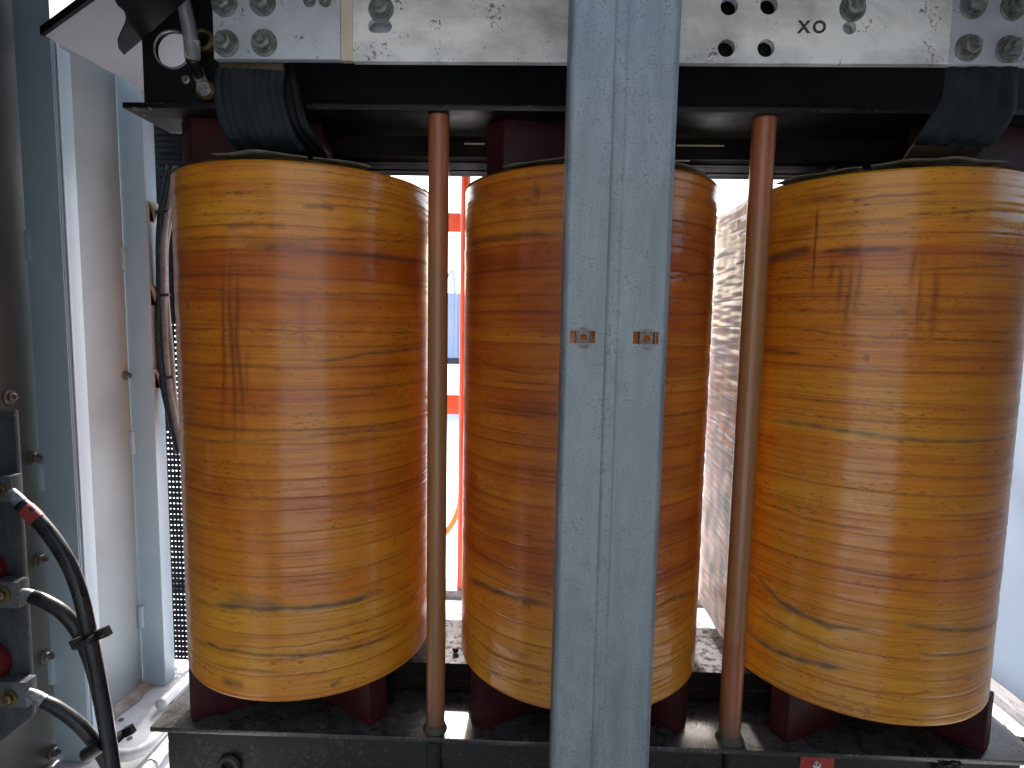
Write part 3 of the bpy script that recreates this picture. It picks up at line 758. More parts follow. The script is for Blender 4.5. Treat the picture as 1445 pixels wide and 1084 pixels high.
# bar behind it, seen through the lower holes
MB().box((xl + 0.02, YB + 0.024, ZBUS + 0.010), (xl + 0.10, YB + 0.034, 0.60), 0.001).build('backing_bar', M['alu_grey'], root)
MB().box((atY(1010, 40, YB).x, YB + 0.030, ZBUS + 0.012), (atY(1110, 40, YB).x, YB + 0.036, ZBUS + 0.058), 0.001).build('backing_bar', M['dark_bare'], root)
MB().box((atY(1180, 40, YB).x, YB + 0.024, ZBUS + 0.020), (atY(1225, 40, YB).x, YB + 0.032, 0.60), 0.001).build('backing_bar', M['alu_grey'], root)
xa, xb = atY(301, 40, YB - 0.003).x, atY(480, 40, YB - 0.003).x
MB().box((xa, YB - 0.004, ZBUS + 0.001), (xb, YB + 0.010, 0.62), 0.0012).build('connection_plate', M['alu_grey'], root)
MB().box((xb + 0.0003, YB - 0.001, ZBUS + 0.0005), (xl - 0.0003, YB + 0.010, 0.62), 0.0006).build('tape_strip', M['tape'], root)
xq = atY(1340, 60, YB).x
MB().box((xq, YB - 0.0022, ZBUS + 0.0012), (xr, YB - 0.0002, 0.62), 0.0006).build('connection_plate', M['alu_grey'], root)

def bolt(px, py, Y, r, parent, stud=True):
    """washer, hex nut, threaded end: bolt > washer, nut"""
    c = atY(px, py, Y)
    b = MB().lathe([(0.0, r * 1.55), (r * 0.40, r * 1.5), (r * 0.50, r * 1.35), (r * 0.50, 0.0)], c, (0, -1, 0), 18).build('bolt', M['bolt'], parent)
    MB().lathe([(r * 0.5, r * 0.20), (r * 1.28, r * 0.20), (r * 1.36, r * 0.12), (r * 1.36, 0.0)], c, (0, -1, 0), 30).build('washer', M['bolt'], b)
    MB().lathe([(r * 0.52, r * 0.36), (r * 1.02, r * 0.36), (r * 1.05, r * 0.28), (r * 1.05, r * 0.2)], c, (0, -1, 0), 30).build('spring_washer', M['bolt'], b)
    rot = random.uniform(0, 1)
    hexp = [(c.x + r * 0.95 * math.cos(rot + k * PI / 3), c.y - r * 0.36, c.z + r * 0.95 * math.sin(rot + k * PI / 3)) for k in range(6)]
    MB().prism(hexp, (0, -r * 0.62, 0), r * 0.07).build('nut', M['bolt'], b)
    return b
for (px, py) in ((317, 5), (371, 4), (319, 62), (373, 61)): bolt(px, py, YB - 0.0042, 0.0155, root)
for (px, py) in ((437, 1), (459, 1)): bolt(px, py, YB - 0.0042, 0.0075, root)
bolt(538, 13, YB - 0.0002, 0.0150, root)
bolt(1203, 12, YB - 0.0002, 0.0150, root)
for (px, py) in ((1373, 8), (1430, 10), (1366, 68), (1423, 70)): bolt(px, py, YB - 0.0024, 0.0150, root)
def lettering(txt, px, py, Y, size, mat, name, parent):
    cu = bpy.data.curves.new('t', 'FONT'); cu.body = txt; cu.size = size; cu.extrude = 0.0004
    cu.align_x = 'CENTER'; cu.align_y = 'CENTER'; cu.offset = size * 0.03; cu.space_character = 1.35
    t = bpy.data.objects.new('t', cu); COL.objects.link(t)
    dg = bpy.context.evaluated_depsgraph_get()
    me = bpy.data.meshes.new_from_object(t.evaluated_get(dg))
    bpy.data.objects.remove(t)
    c = atY(px, py, Y)
    me.transform(Matrix.Translation(c) @ Matrix.Rotation(PI / 2, 4, 'X'))
    me.materials.clear(); me.materials.append(mat)
    me.name = name
    o = bpy.data.objects.new(name, me); COL.objects.link(o); place(o, parent)
    return o
lettering('XO', 1146, 39, YB - 0.0008, 0.0255, M['stamp'], 'stamped_lettering', root)

# ------------------------------------------------------------------ flexible connectors
def ribbon(path, width, thick, ridges, name, mat, parent, twist=0.0, seed=0):
    P = [Vector(p) for p in path]
    def cur(t):
        n = len(P) - 1; f = min(max(t, 0), 0.99999) * n; i = int(f); t = f - i
        p0 = P[i - 1] if i > 0 else 2 * P[0] - P[1]; p1, p2 = P[i], P[i + 1]
        p3 = P[i + 2] if i + 2 <= n else 2 * P[-1] - P[-2]
        return 0.5 * ((2 * p1) + (p2 - p0) * t + (2 * p0 - 5 * p1 + 4 * p2 - p3) * t * t + (3 * p1 - p0 - 3 * p2 + p3) * t ** 3)
    def fn(u, v):          # u round the section, v along
        c = cur(v); tg = (cur(min(v + .01, 1)) - cur(max(v - .01, 0))).normalized()
        a = twist * v
        wd = Vector((math.cos(a), math.sin(a), 0)); wd = (wd - tg * wd.dot(tg)).normalized()
        nn = wd.cross(tg)
        th = 2 * PI * u
        sx = math.cos(th) * width / 2
        sy = math.copysign(abs(math.sin(th)) ** 0.25, math.sin(th)) * thick / 2
        rg = 0.0032 * abs(math.sin(ridges * PI * (sx / width + 0.5) + 0.8 * mnoise.noise(Vector((v * 3, seed, 0))))) * (1 if sy != 0 else 0)
        rg += 0.0016 * mnoise.noise(Vector((sx * 60, v * 5, seed)))
        return c + wd * sx + nn * (sy + math.copysign(rg, sy))
    return MB().grid(fn, 96, 48).build(name, mat, parent, smooth=180)
def sp(px, py, Y): return atY(px, py, Y)
root = empty('flexible_connector', sp(380, 212, 1.08), 'black taped flexible strap bowing down from bus bar to leftmost coil', 'strap', 'flexible straps from bus bar to coils')
MB().box((atY(309, 90, 1.032).x, 1.032, atY(355, 106, 1.032).z), (atY(399, 90, 1.032).x, 1.044, ZBUS + 0.03), 0.001).build('terminal_block', M['strap_brown'], root)
ribbon([sp(354, 100, 1.030), sp(352, 128, 1.0255), sp(356, 160, 1.025), sp(368, 190, 1.036), sp(385, 213, 1.075)], 0.114, 0.009, 9, 'braid', M['strap'], root, 0.12, 1)
ribbon([sp(392, 80, 1.072), sp(398, 130, 1.06), sp(410, 175, 1.065), sp(432, 205, 1.10), sp(442, 219, 1.13)], 0.060, 0.010, 4, 'second_braid', M['dark_bare'], root, 0.10, 2)
root = empty('flexible_connector', sp(1330, 222, 1.08), 'dark green taped flexible strap from bus bar to rightmost coil', 'strap', 'flexible straps from bus bar to coils')
ribbon([sp(1384, 84, 1.034), sp(1383, 120, 1.0265), sp(1376, 155, 1.025), sp(1352, 188, 1.036), sp(1338, 204, 1.055)], 0.114, 0.009, 4, 'braid', M['strap'], root, -0.12, 3)
ribbon([sp(1344, 197, 1.046), sp(1334, 210, 1.068), sp(1325, 224, 1.10)], 0.112, 0.006, 3, 'terminal_tail', M['strap_brown'], root, -0.1, 4)
# loose insulation paper on the coil tops
def flap(ci, a0, a1, rin, rout, h, seed, label):
    def fn(u, v):
        a = a0 + (a1 - a0) * u; rr = rin + (rout - rin) * v
        zz = ZT + 0.006 + h * (0.5 + 0.9 * mnoise.noise(Vector((a * 4, rr * 9, seed)))) * (0.4 + 0.6 * math.sin(PI * u))
        return Vector((SCX[ci] + rr * math.sin(a), YC - rr * math.cos(a), zz))
    o = MB().grid(fn, 24, 8).build('paper_flap', M['paper'], smooth=60)
    o.modifiers.new('thick', 'SOLIDIFY').thickness = 0.0012
    return tag(settle(o), label, 'paper', 'loose insulation papers on the coil tops')
flap(0, -0.30, 0.35, 0.13, 0.252, 0.009, 1, 'curled grey paper under the strap on the leftmost coil')
flap(0, 0.38, 0.80, 0.16, 0.247, 0.006, 2, 'flat grey paper right of the strap on the leftmost coil')
flap(1, -0.75, 0.15, 0.15, 0.247, 0.006, 3, 'brown paper layer on top of the middle coil beside the post')
flap(1, 0.40, 0.95, 0.16, 0.247, 0.006, 6, 'pale brown paper layer on top of the middle coil right of the post')
flap(2, -0.55, 0.30, 0.12, 0.25, 0.011, 4, 'wavy grey paper lying under the strap of the rightmost coil')
flap(2, -1.25, -0.6, 0.18, 0.247, 0.006, 5, 'dark paper edge on the rightmost coil beside the thicker rod')

# ------------------------------------------------------------------ galvanised post with two spring nuts
YP = 0.75
pxl = 0.0413; pxr = 0.1660
pc = [(atY(791.5, 542, YP).x), (atY(940.5, 542, YP).x)]
x0, x1 = pc
root = empty('steel_post', ((x0 + x1) / 2, YP, -1.1), 'galvanised steel post standing in front of the middle coil', 'post')
zs0, zs1 = -1.215, 0.75
def slot_px(xa, xb, ya, yb):
    a = atY(xa, yb, YP); b = atY(xb, ya, YP)
    return [(a.x, YP, a.z), (b.x, YP, a.z), (b.x, YP, b.z), (a.x, YP, b.z)]
rb = 0.008
slots = [slot_px(804, 840, 467, 484), slot_px(893, 929.5, 468.5, 485.5)]
# shallow V roll mark down the face: three face strips, the slots cut out of the outer two
xm0, xm1 = x0 + (x1 - x0) * 0.40, x0 + (x1 - x0) * 0.53
b = MB()
def strip(xa, xb, sl):
    sa, sb, za, zb = sl[0][0], sl[1][0], sl[0][2], sl[2][2]
    xs_, zs_ = [xa, sa, sb, xb], [zs0, za, zb, zs1]
    q = bmesh.new()
    V = [[[q.verts.new((x, y, z)) for z in zs_] for x in xs_] for y in (YP, YP + 0.0025)]
    for i in range(3):
        for j in range(3):
            if (i, j) == (1, 1): continue
            for l in V:
                q.faces.new((l[i][j], l[i + 1][j], l[i + 1][j + 1], l[i][j + 1]))
    for (i, j), (k, l) in (((1, 1), (2, 1)), ((2, 1), (2, 2)), ((2, 2), (1, 2)), ((1, 2), (1, 1))):
        q.faces.new((V[0][i][j], V[0][k][l], V[1][k][l], V[1][i][j]))
    b.add(q)
strip(x0 + rb, xm0, slots[0]); strip(xm1, x1 - rb, slots[1])
def vgroove(u, v):
    return Vector((xm0 + (xm1 - xm0) * u, YP + 0.0015 * min(1.0, 3 * (1 - abs(2 * u - 1))) , zs0 + (zs1 - zs0) * v))
b.grid(vgroove, 6, 60)
def corner(sgn):
    def fn(u, v):
        xc = x0 + rb if sgn < 0 else x1 - rb
        if u < 0.6:
            a = PI / 2 * u / 0.6
            x, y = xc + sgn * rb * math.sin(a), YP + rb - rb * math.cos(a)
        else:
            x, y = xc + sgn * rb, YP + rb + 0.05 * (u - 0.6) / 0.4
        return Vector((x, y, zs0 + (zs1 - zs0) * v))
    return fn
b.grid(corner(-1), 16, 60); b.grid(corner(1), 16, 60)
o = b.build('post_body', M['galv'], root, smooth=35)
for i, (px, py) in enumerate(((823, 476), (912.5, 478))):
    c = atY(px, py, YP + 0.006)
    s = 0.0085
    sq = [c + Vector((-s, 0, -s)), c + Vector((s, 0, -s)), c + Vector((s, 0, s)), c + Vector((-s, 0, s))]
    nut = MB().plate(sq, [ring_pts(c, 0.0047, X_, Z_, 20)], (0, 0.004, 0)).build('spring_nut', M['clip'], root)
    cg = MB()
    cg.box((c.x - s - 0.0013, YP - 0.001, c.z - s - 0.001), (c.x - s - 0.0003, YP + 0.012, c.z + s + 0.001), 0.0003)
    cg.box((c.x + s + 0.0003, YP - 0.001, c.z - s - 0.001), (c.x + s + 0.0013, YP + 0.012, c.z + s + 0.001), 0.0003)
    cg.prism([(c.x - s * .72, YP - 0.0006, c.z - s - .0005), (c.x + s * .72, YP - 0.0006, c.z - s - .0005), (c.x + s * .72, YP - 0.0006, c.z - s - .0032), (c.x + s * .5, YP - 0.0006, c.z - s - .0048), (c.x - s * .5, YP - 0.0006, c.z - s - .0048), (c.x - s * .72, YP - 0.0006, c.z - s - .0032)], (0, -0.0012, 0), 0.0003)
    cg.box((c.x - s * .6, YP - 0.0018, c.z + s + 0.0008), (c.x + s * .6, YP - 0.0004, c.z + s + 0.0032), 0.0003)
    cg.build('nut_cage', M['clip'], nut)

# ------------------------------------------------------------------ enclosure, left side
def post_box(xa, xb, ya, yb, z0, z1, label, grp):
    root = empty('frame_post', ((xa + xb) / 2, (ya + yb) / 2, z0), label, 'post', grp)
    MB().box((xa, ya, z0), (xb, yb, z1), 0.006).build('post_body', M['post_paint'], root)
    return root
g = 'painted frame posts on the left'
root = post_box(-1.150, -1.066, 1.365, 1.418, FL + 0.001, 0.598, 'nearer grey blue frame post with a bright right face, on the left', g)
MB().box((-1.1505, 1.3625, FL + 0.002), (-1.0685, 1.3647, 0.858), 0.0008).build('front_sheet', M['post_paint'], root)
MB().box((-1.0655, 1.371, FL + 0.05), (-1.0625, 1.379, 0.60), 0.001).build('seam_strip', M['post_paint'], root)
for py in (346, 672, 944):
    c = atY(int(38 + (py - 240) * 0.055), py, 1.363)
    MB().box((c.x - 0.006, 1.352, c.z - 0.035), (c.x + 0.004, 1.3645, c.z + 0.03), 0.001).build('hinge_clip', M['post_paint'], root)
root = post_box(-1.146, -1.071, 1.678, 1.730, FL + 0.001, 0.855, 'farther grey blue frame post beside the perforated panel', g)
for py in (364, 624, 868):
    c = atY(165 + (py - 240) * 0.052 + 4, py, 1.676)
    MB().box((c.x - 0.008, 1.664, c.z - 0.035), (c.x + 0.004, 1.6775, c.z + 0.03), 0.001).build('hinge_clip', M['post_paint'], root)

root = empty('wall_panel', (-1.15, 1.54, FL), 'warm grey wall panel between the two frame posts', 'panel', 'enclosure wall panels on the left')
MB().box((-1.152, 1.420, FL + 0.002), (-1.140, 1.676, 0.665), 0.001).build('sheet', M['panel_paint'], root)
c = atX(177, 530, -1.1395)
MB().lathe([(0, 0.016), (0.006, 0.015), (0.009, 0.010), (0.009, 0.004), (0.014, 0.003), (0.014, 0)], c, (1, 0, 0), 14).build('screw', M['screw'], root)
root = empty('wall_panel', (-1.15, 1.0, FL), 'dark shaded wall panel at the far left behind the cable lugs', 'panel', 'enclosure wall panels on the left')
MB().box((-1.172, 0.45, FL + 0.002), (-1.160, 1.40, 0.885), 0.001).build('sheet', M['shaded_panel'], root)
for (px, py) in ((13, 560), (47, 646), (55, 790), (64, 927), (75, 1061)):
    c = atX(px, py, -1.1598)
    s_ = MB().lathe([(0, 0.020), (0.005, 0.019), (0.006, 0.012), (0.011, 0.010), (0.011, 0.004), (0.017, 0.003), (0.017, 0)], c, (1, 0, 0), 16).build('screw', M['screw'], root)

# drift of brown dust against the foot of the wall
def drift(u, v):
    y = 1.42 + 0.36 * u
    w = 0.030 + 0.018 * mnoise.noise(Vector((y * 14, 2, 1))) + 0.05 * max(0.0, u - 0.6)
    x = -1.139 + w * v
    return Vector((x, y, FL + 0.004 + 0.014 * (1 - v) ** 2 * (1 + 0.5 * mnoise.noise(Vector((x * 40, y * 40, 0))))))
tag(MB().grid(drift, 40, 10).build('dust_drift', M['dirt'], smooth=180), kind='stuff')
# perforated sheet in the back corner, every hole a real opening
root = empty('perforated_panel', (-0.95, 1.80, FL), 'black perforated ventilation sheet between the farther post and the leftmost coil', 'panel')
def perforated(xa, xb, za, zb, y, px_, pz_):
    b = bmesh.new()
    nx_, nz_ = int((xb - xa) / px_), int((zb - za) / pz_)
    for j in range(nz_):
        for i in range(nx_):
            cx, cz = xa + (i + .5) * px_, za + (j + .5) * pz_
            q = random.uniform(0.8, 1.1)
            hw, hh = px_ * 0.25 * q, pz_ * 0.17 * q
            O = [(cx - px_ / 2, cz - pz_ / 2), (cx + px_ / 2, cz - pz_ / 2), (cx + px_ / 2, cz + pz_ / 2), (cx - px_ / 2, cz + pz_ / 2)]
            I = [(cx - hw, cz - hh), (cx + hw, cz - hh), (cx + hw, cz + hh), (cx - hw, cz + hh)]
            vo = [b.verts.new((p[0], y, p[1])) for p in O]; vi = [b.verts.new((p[0], y, p[1])) for p in I]
            vd = [b.verts.new((p[0], y + 0.002, p[1] + 0.0015)) for p in I]
            for k in range(4):
                l = (k + 1) % 4
                b.faces.new((vo[k], vo[l], vi[l], vi[k])); b.faces.new((vi[k], vi[l], vd[l], vd[k]))
    mb = MB(); mb.add(b); return mb
perforated(-1.145, -0.985, FL + 0.02, 0.60, 1.79, 0.0115, 0.0172).build('sheet', M['perf'], root, smooth=0)
MB().box((-1.14, 1.785, -0.335), (-0.985, 1.789, -0.300)).build('cross_bar', M['perf'], root)
MB().box((-1.145, 1.80, -0.02), (-0.985, 1.806, 0.60)).build('blanking_sheet', M['dark_bare'], root)

# hood over the left corner, its underside pale
root = empty('corner_hood', (-0.85, 1.35, 0.60), 'pale lilac hood plate seen from below at the top left corner', 'hood')
hp = [(-1.062, 1.338, 0.60), (-0.55, 0.995, 0.60), (-0.45, 1.16, 0.60), (-0.45, 1.75, 0.60), (-1.040, 1.75, 0.60)]
MB().prism(hp, (0, 0, 0.012)).build('plate', M['baffle'], root)
a, b_ = Vector(hp[0]), Vector(hp[1])
dn = (b_ - a).normalized(); nn = Vector((dn.y, -dn.x, 0))
MB().prism([a + Z_ * -0.002, b_ + Z_ * -0.002, b_ + nn * 0.008 + Z_ * -0.002, a + nn * 0.008 + Z_ * -0.002], (0, 0, 0.017)).build('edge_fold', M['dark_bare'], root)
ZK = 0.52
kp = [(150, -40), (160, -4), (166, 8), (175, 16), (178, 26), (176, 38), (170, 50), (166, 60), (167, 68), (175, 78), (208, 50), (250, 12), (290, -25)]
o = MB().prism([atZ(x, y, ZK) for x, y in kp], (0, 0, 0.006)).build('bracket', M['dark_bare'])
tag(settle(o), 'dark steel bracket plate with a concave edge under the pale hood', 'bracket')
def tarp(u, v):
    q = Vector((u * 5, v * 5, 1))
    return Vector((-1.5 + u * 0.9, 1.30 + v * 0.9, 0.80 + 0.06 * mnoise.noise(q) + 0.03 * mnoise.noise(q * 2.3) + 0.25 * (v - 0.2)))
o = MB().grid(tarp, 30, 30).build('plastic_sheet', M['sheet'], smooth=180)
o.modifiers.new('thick', 'SOLIDIFY').thickness = 0.002
tag(settle(o), 'crumpled white plastic sheet above the hood in the top left corner', 'sheet')

root = empty('back_header', (0.1, 1.80, 0.46), 'dark header panel across the top of the open enclosure back, behind the yoke', 'panel')
MB().box((-1.145, 1.81, 0.455), (1.45, 1.825, 0.859), 0.002).build('sheet', M['dark_bare'], root)

# enclosure roof over the transformer
root = empty('roof_panel', (0.4, 1.3, 0.86), 'enclosure roof panel over the transformer, out of sight above the bus bar', 'roof')
MB().box((-0.55, 0.62, 0.86), (1.5, 2.1, 0.88), 0.002).box((-1.21, 0.62, 0.861), (-0.551, 1.36, 0.879), 0.002).build('sheet', M['dark_bare'], root)

root = empty('added_front_panel', (-0.95, 0.60, FL), 'added unseen front panel left of the opening, keeps light off the left side', 'panel')  # added out of view to darken the left corner
MB().box((-1.20, 0.60, FL - 0.1), (-0.595, 0.615, 0.86), 0.002).build('sheet', M['panel_paint'], root)
root = empty('added_front_panel', (1.31, 0.60, FL), 'added unseen front panel right of the opening, closes a bright gap mirrored in the coil', 'panel')  # added out of view so the right coil mirrors something dark
MB().box((0.671, 0.60, FL - 0.1), (1.50, 0.615, 0.86), 0.002).build('sheet', M['blocker_paint'], root)
root = empty('added_lintel', (0.3, 0.60, 0.50), 'added unseen lintel across the top of the opening, dims the upper parts', 'added_lintel')  # added above the view to shade the upper parts
MB().box((-0.594, 0.60, 0.62), (0.670, 0.615, 0.86), 0.002).build('sheet', M['panel_paint'], root)

root = empty('added_door_leaf', (-0.615, 0.0, FL), 'added unseen left door leaf that blocks light from the front', 'door', 'added door leaves that block light')  # both leaves added out of view to cut light from the front
MB().box((-0.63, -0.45, FL - 0.05), (-0.60, 0.598, 0.86), 0.003).build('leaf', M['blocker_paint'], root)  # sheet of the added light blocker
MB().tube([(-0.598, -0.36, -0.30), (-0.565, -0.36, -0.30), (-0.565, -0.36, -0.12), (-0.598, -0.36, -0.12)], 0.008, 10, 4).build('added_handle', M['plastic'], root)
root = empty('added_door_leaf', (0.655, 0.0, FL), 'added unseen right door leaf that blocks light from the front', 'door', 'added door leaves that block light')  # added blocker, set close in to dim the right side
MB().box((0.64, -0.45, FL - 0.05), (0.67, 0.598, 0.86), 0.003).build('leaf', M['blocker_paint'], root)  # sheet of the added light blocker
MB().tube([(0.638, -0.36, -0.30), (0.605, -0.36, -0.30), (0.605, -0.36, -0.12), (0.638, -0.36, -0.12)], 0.008, 10, 4).build('added_handle', M['plastic'], root)
root = empty('added_wall', (0.0, -3.5, GR), 'added grey wall behind the camera, cuts front light and coil reflections', 'wall')  # added unseen wall that tones down the coil reflections
MB().box((-7, -3.7, GR - 0.1), (7, -3.5, 2.2), 0.01).build('added_wall_face', M['wall'], root)
MB().box((-7.05, -3.75, 2.201), (7.05, -3.45, 2.28), 0.01).build('added_coping', M['sill'], root)
root = empty('side_panel', (1.46, 1.5, FL), 'pale blue side panel standing on the white sill at the right edge', 'panel')
MB().box((1.455, 0.62, FL + 0.031), (1.47, 2.38, 0.30), 0.002).build('sheet', M['side_blue'], root)

# earth cable at the top left
root = empty('earth_cable', sp(287, 118, 1.15), 'grey earth cable with a pale sleeve in front of the lifting hole', 'cable')
pth = [sp(248, -40, 1.08), sp(258, 0, 1.085), sp(266, 35, 1.10), sp(270, 62, 1.11), sp(272, 84, 1.12)]
MB().tube(pth, 0.0125, 18).build('jacket', M['rubber_grey'], root, smooth=180)
MB().tube([sp(270.4, 55, 1.109), sp(271.5, 82, 1.12)], 0.0135, 18).build('sleeve', M['beige_plastic'], root)
MB().tube([sp(271.5, 82, 1.12), sp(275, 96, 1.135), sp(281, 106, 1.15)], lambda t: 0.0125 - 0.004 * t, 14).build('lug_barrel', M['plastic'], root, smooth=180)
b = MB()
p0_, p1_ = sp(276, 96, 1.158), sp(292, 134, 1.158)
d = (p1_ - p0_).normalized(); w_ = Vector((d.z, 0, -d.x)) * 0.011
b.prism([p0_ - w_, p0_ + w_, p1_ + w_, p1_ - w_], (0, 0.004, 0), 0.0006).build('lug', M['lug'], root)
for (px, py) in ((281, 110), (263, 113)):
    c = sp(px, py, 1.157 if px > 270 else 1.174)
    MB().lathe([(0, 0.008), (0.003, 0.008), (0.005, 0.004), (0.008, 0.003), (0.008, 0)], c, (0, -1, 0), 14).build('screw', M['lug'], root)

# grey harness tied to the farther post
hp1 = [(246, 235), (240, 275), (234, 305), (229, 345), (229, 400), (230, 450), (233, 500), (238, 550), (246, 595), (256, 640)]
root = empty('cable_harness', sp(246, 600, 1.70), 'grey cable harness strapped beside the farther frame post', 'cable')
for k, (dx, rr, dy, mt) in enumerate(((-4.0, 0.0125, 0.0, 'cable'), (2.5, 0.0085, -0.012, 'rubber_grey'), (7.5, 0.0062, -0.006, 'rubber_grey'))):
    MB().tube([sp(x + dx + (k - 1) * 2 * math.sin(i * 1.3), y, 1.70 + dy) for i, (x, y) in enumerate(hp1)], rr, 14).build('wire', M[mt], root, smooth=180)
root_h = root
for (py, cx, lab) in ((300, 215, 'topmost'), (418, 217, 'middle'), (534, 223, 'lowest')):
    c = atX(cx, py, -1.070)
    r0 = empty('tie_mount', c, f'beige cable tie mount on the farther post, {lab} of three', 'tie mount', 'beige cable tie mounts on the post')
    r0.location = c
    q = MB().plate([c + Vector((0, -0.022, -0.028)), c + Vector((0, 0.022, -0.028)), c + Vector((0, 0.022, 0.028)), c + Vector((0, -0.022, 0.028))],
                   [[c + Vector((0, -0.010, -0.014)), c + Vector((0, 0.010, -0.014)), c + Vector((0, 0.010, 0.014)), c + Vector((0, -0.010, 0.014))]], (0.004, 0, 0)).build('base', M['beige_plastic'], r0)
    MB().prism([c + Vector((0.0042, -0.02, -0.026)), c + Vector((0.0042, 0.0, -0.026)), c + Vector((0.016, -0.004, 0.0)), c + Vector((0.0042, 0.0, 0.026)), c + Vector((0.0042, -0.02, 0.026))], (0.0, 0.012, 0)).build('bridge', M['beige_plastic'], r0)
    e_ = sp(cx + 22, py - 2, 1.67)
    MB().tube([c + Vector((0.012, 0, 0)), (c + e_) / 2 + Vector((0, -0.008, 0)), e_], 0.0045, 8).build('tie', M['plastic'], r0, smooth=180)

# ------------------------------------------------------------------ terminal board, lugs, cables (left edge)
YT = 1.0
root = empty('terminal_board', sp(10, 1040, YT), 'slate grey terminal board with red insulators at the left edge', 'terminal board')
pl = [sp(-90, 580, YT), sp(19, 580, YT), sp(45, 1011, YT), sp(0, 1047, YT), sp(-90, 1120, YT)]
MB().prism(pl, (0, 0.010, 0), 0.001).build('board', M['board'], root)
for (px, py, r) in ((-14, 801, 0.031), (-10, 932, 0.036), (-22, 690, 0.028)):
    c = sp(px, py, YT - 0.0005)
    MB().lathe([(0, 0.030), (r * 0.7, 0.027), (r * 0.95, 0.016), (r, 0.006), (r, 0)], c, (0, -1, 0), 28).build('insulator', M['insul'], root)
for (xa, xb, ya, yb, bx, by) in ((-40, 17, 672, 706, -2, 692), (-40, 27, 821, 855, 4, 838), (-40, 38, 962, 994, 14, 984)):
    a = sp(xa, yb, YT - 0.022); b2 = sp(xb, ya, YT - 0.022)
    an = MB().box((a.x, YT - 0.026, a.z), (b2.x, YT - 0.022, b2.z), 0.0008).build('angle_bracket', M['lug_plate'], root)
    MB().box((b2.x - 0.0042, YT - 0.0218, a.z), (b2.x - 0.0002, YT - 0.001, b2.z), 0.0008).build('return_leg', M['lug_plate'], an)
    MB().box((a.x, YT - 0.0218, b2.z - 0.0042), (b2.x - 0.005, YT - 0.001, b2.z - 0.0002), 0.0008).build('top_leg', M['lug_plate'], an)
    c = sp(bx, by, YT - 0.0262)
    MB().lathe([(0, 0.010), (0.006, 0.010), (0.008, 0.008), (0.008, 0.003), (0.0095, 0.004), (0.0145, 0.003), (0.0145, 0.0)], c, (0, -1, 0), 24).build('bolt', M['brass'], an)
YCB = 0.985
def cable(path, r, label, lugp, band=None):
    root = empty('power_cable', sp(*path[-1][:2], YCB), label, 'cable', 'black power cables on the left')
    P = [sp(x, y, Y) for x, y, Y in path]
    MB().tube(P, r, 20, 8).build('jacket', M['cable'], root, smooth=180)
    L_ = [sp(x, y, Y) for x, y, Y in lugp]
    MB().tube(L_, lambda t: r * (0.72 + 0.22 * t), 14).build('lug', M['lug'], root, smooth=60)
    if band:
        MB().tube([sp(*p) for p in band], r * 1.06, 20).build('red_band', M['red_band'], root, smooth=180)
    return root
cable([(30, 712, 0.975), (48, 728, .972), (75, 760, .968), (99, 800, .965), (116, 848, .965), (127, 900, .968), (137, 950, .97), (149, 1015, .975), (158, 1075, .98), (166, 1140, .985)], 0.0122,
      'topmost black power cable with a red band, arching down to the floor', [(14, 694, .975), (24, 704, .975), (33, 715, .975)], [(37, 718, .974), (46, 726.5, .9725), (54, 735, .971)])
cable([(46, 842, .985), (62, 848, .985), (88, 864, .988), (110, 890, .992), (124, 922, .995), (136, 960, .998), (150, 1030, 1.0), (164, 1120, 1.0)], 0.0120,
      'middle black power cable curving from the second lug to behind the topmost cable', [(26, 837, .98), (38, 839, .983), (48, 843, .985)])
cable([(62, 990, .985), (82, 1000, .988), (110, 1021, .992), (132, 1046, .996), (150, 1075, 1.0), (166, 1110, 1.0)], 0.0116,
      'lowest short black power cable below the middle one', [(38, 977, .98), (52, 983, .983), (64, 991, .985)])
def cleat(px, py, Y, ang, half, label):
    c = sp(px, py, Y)
    root = empty('cable_cleat', c, label, 'cable cleat', 'black plastic cable cleats')
    Mx = Matrix.Translation(c) @ Matrix.Rotation(ang, 4, 'Y')
    for sgn in (-1, 1):
        def T(x, z): return Mx @ Vector((x, 0, z))
        a, b2 = sorted((sgn * 0.012, sgn * half))
        MB().plate([T(a, -0.008), T(b2, -0.008), T(b2, 0.008), T(a, 0.008)], [[T(a + .008, -.0042), T(b2 - .008, -.0042), T(b2 - .008, .0042), T(a + .008, .0042)]], (0, 0.010, 0)).build('loop', M['plastic'], root)
    MB().box((-0.016, -0.018, -0.006), (0.016, 0.012, 0.006), 0.002, Mx).build('saddle', M['plastic'], root)
    return root
cleat(125, 902, 0.962, -0.40, 0.036, 'black plastic cleat gripping two cables at mid arch, left of the coils')
cleat(166, 1040, 1.03, -0.5, 0.030, 'black plastic cleat behind the cables near the floor')
root = empty('cable_boot', sp(132, 1055, 0.98), 'short black rubber boot on the lowest cable near the bottom left', 'cable boot')
MB().tube([sp(121, 1066, .972), sp(145, 1050, .975)], 0.0125, 18).build('boot', M['plastic'], root)

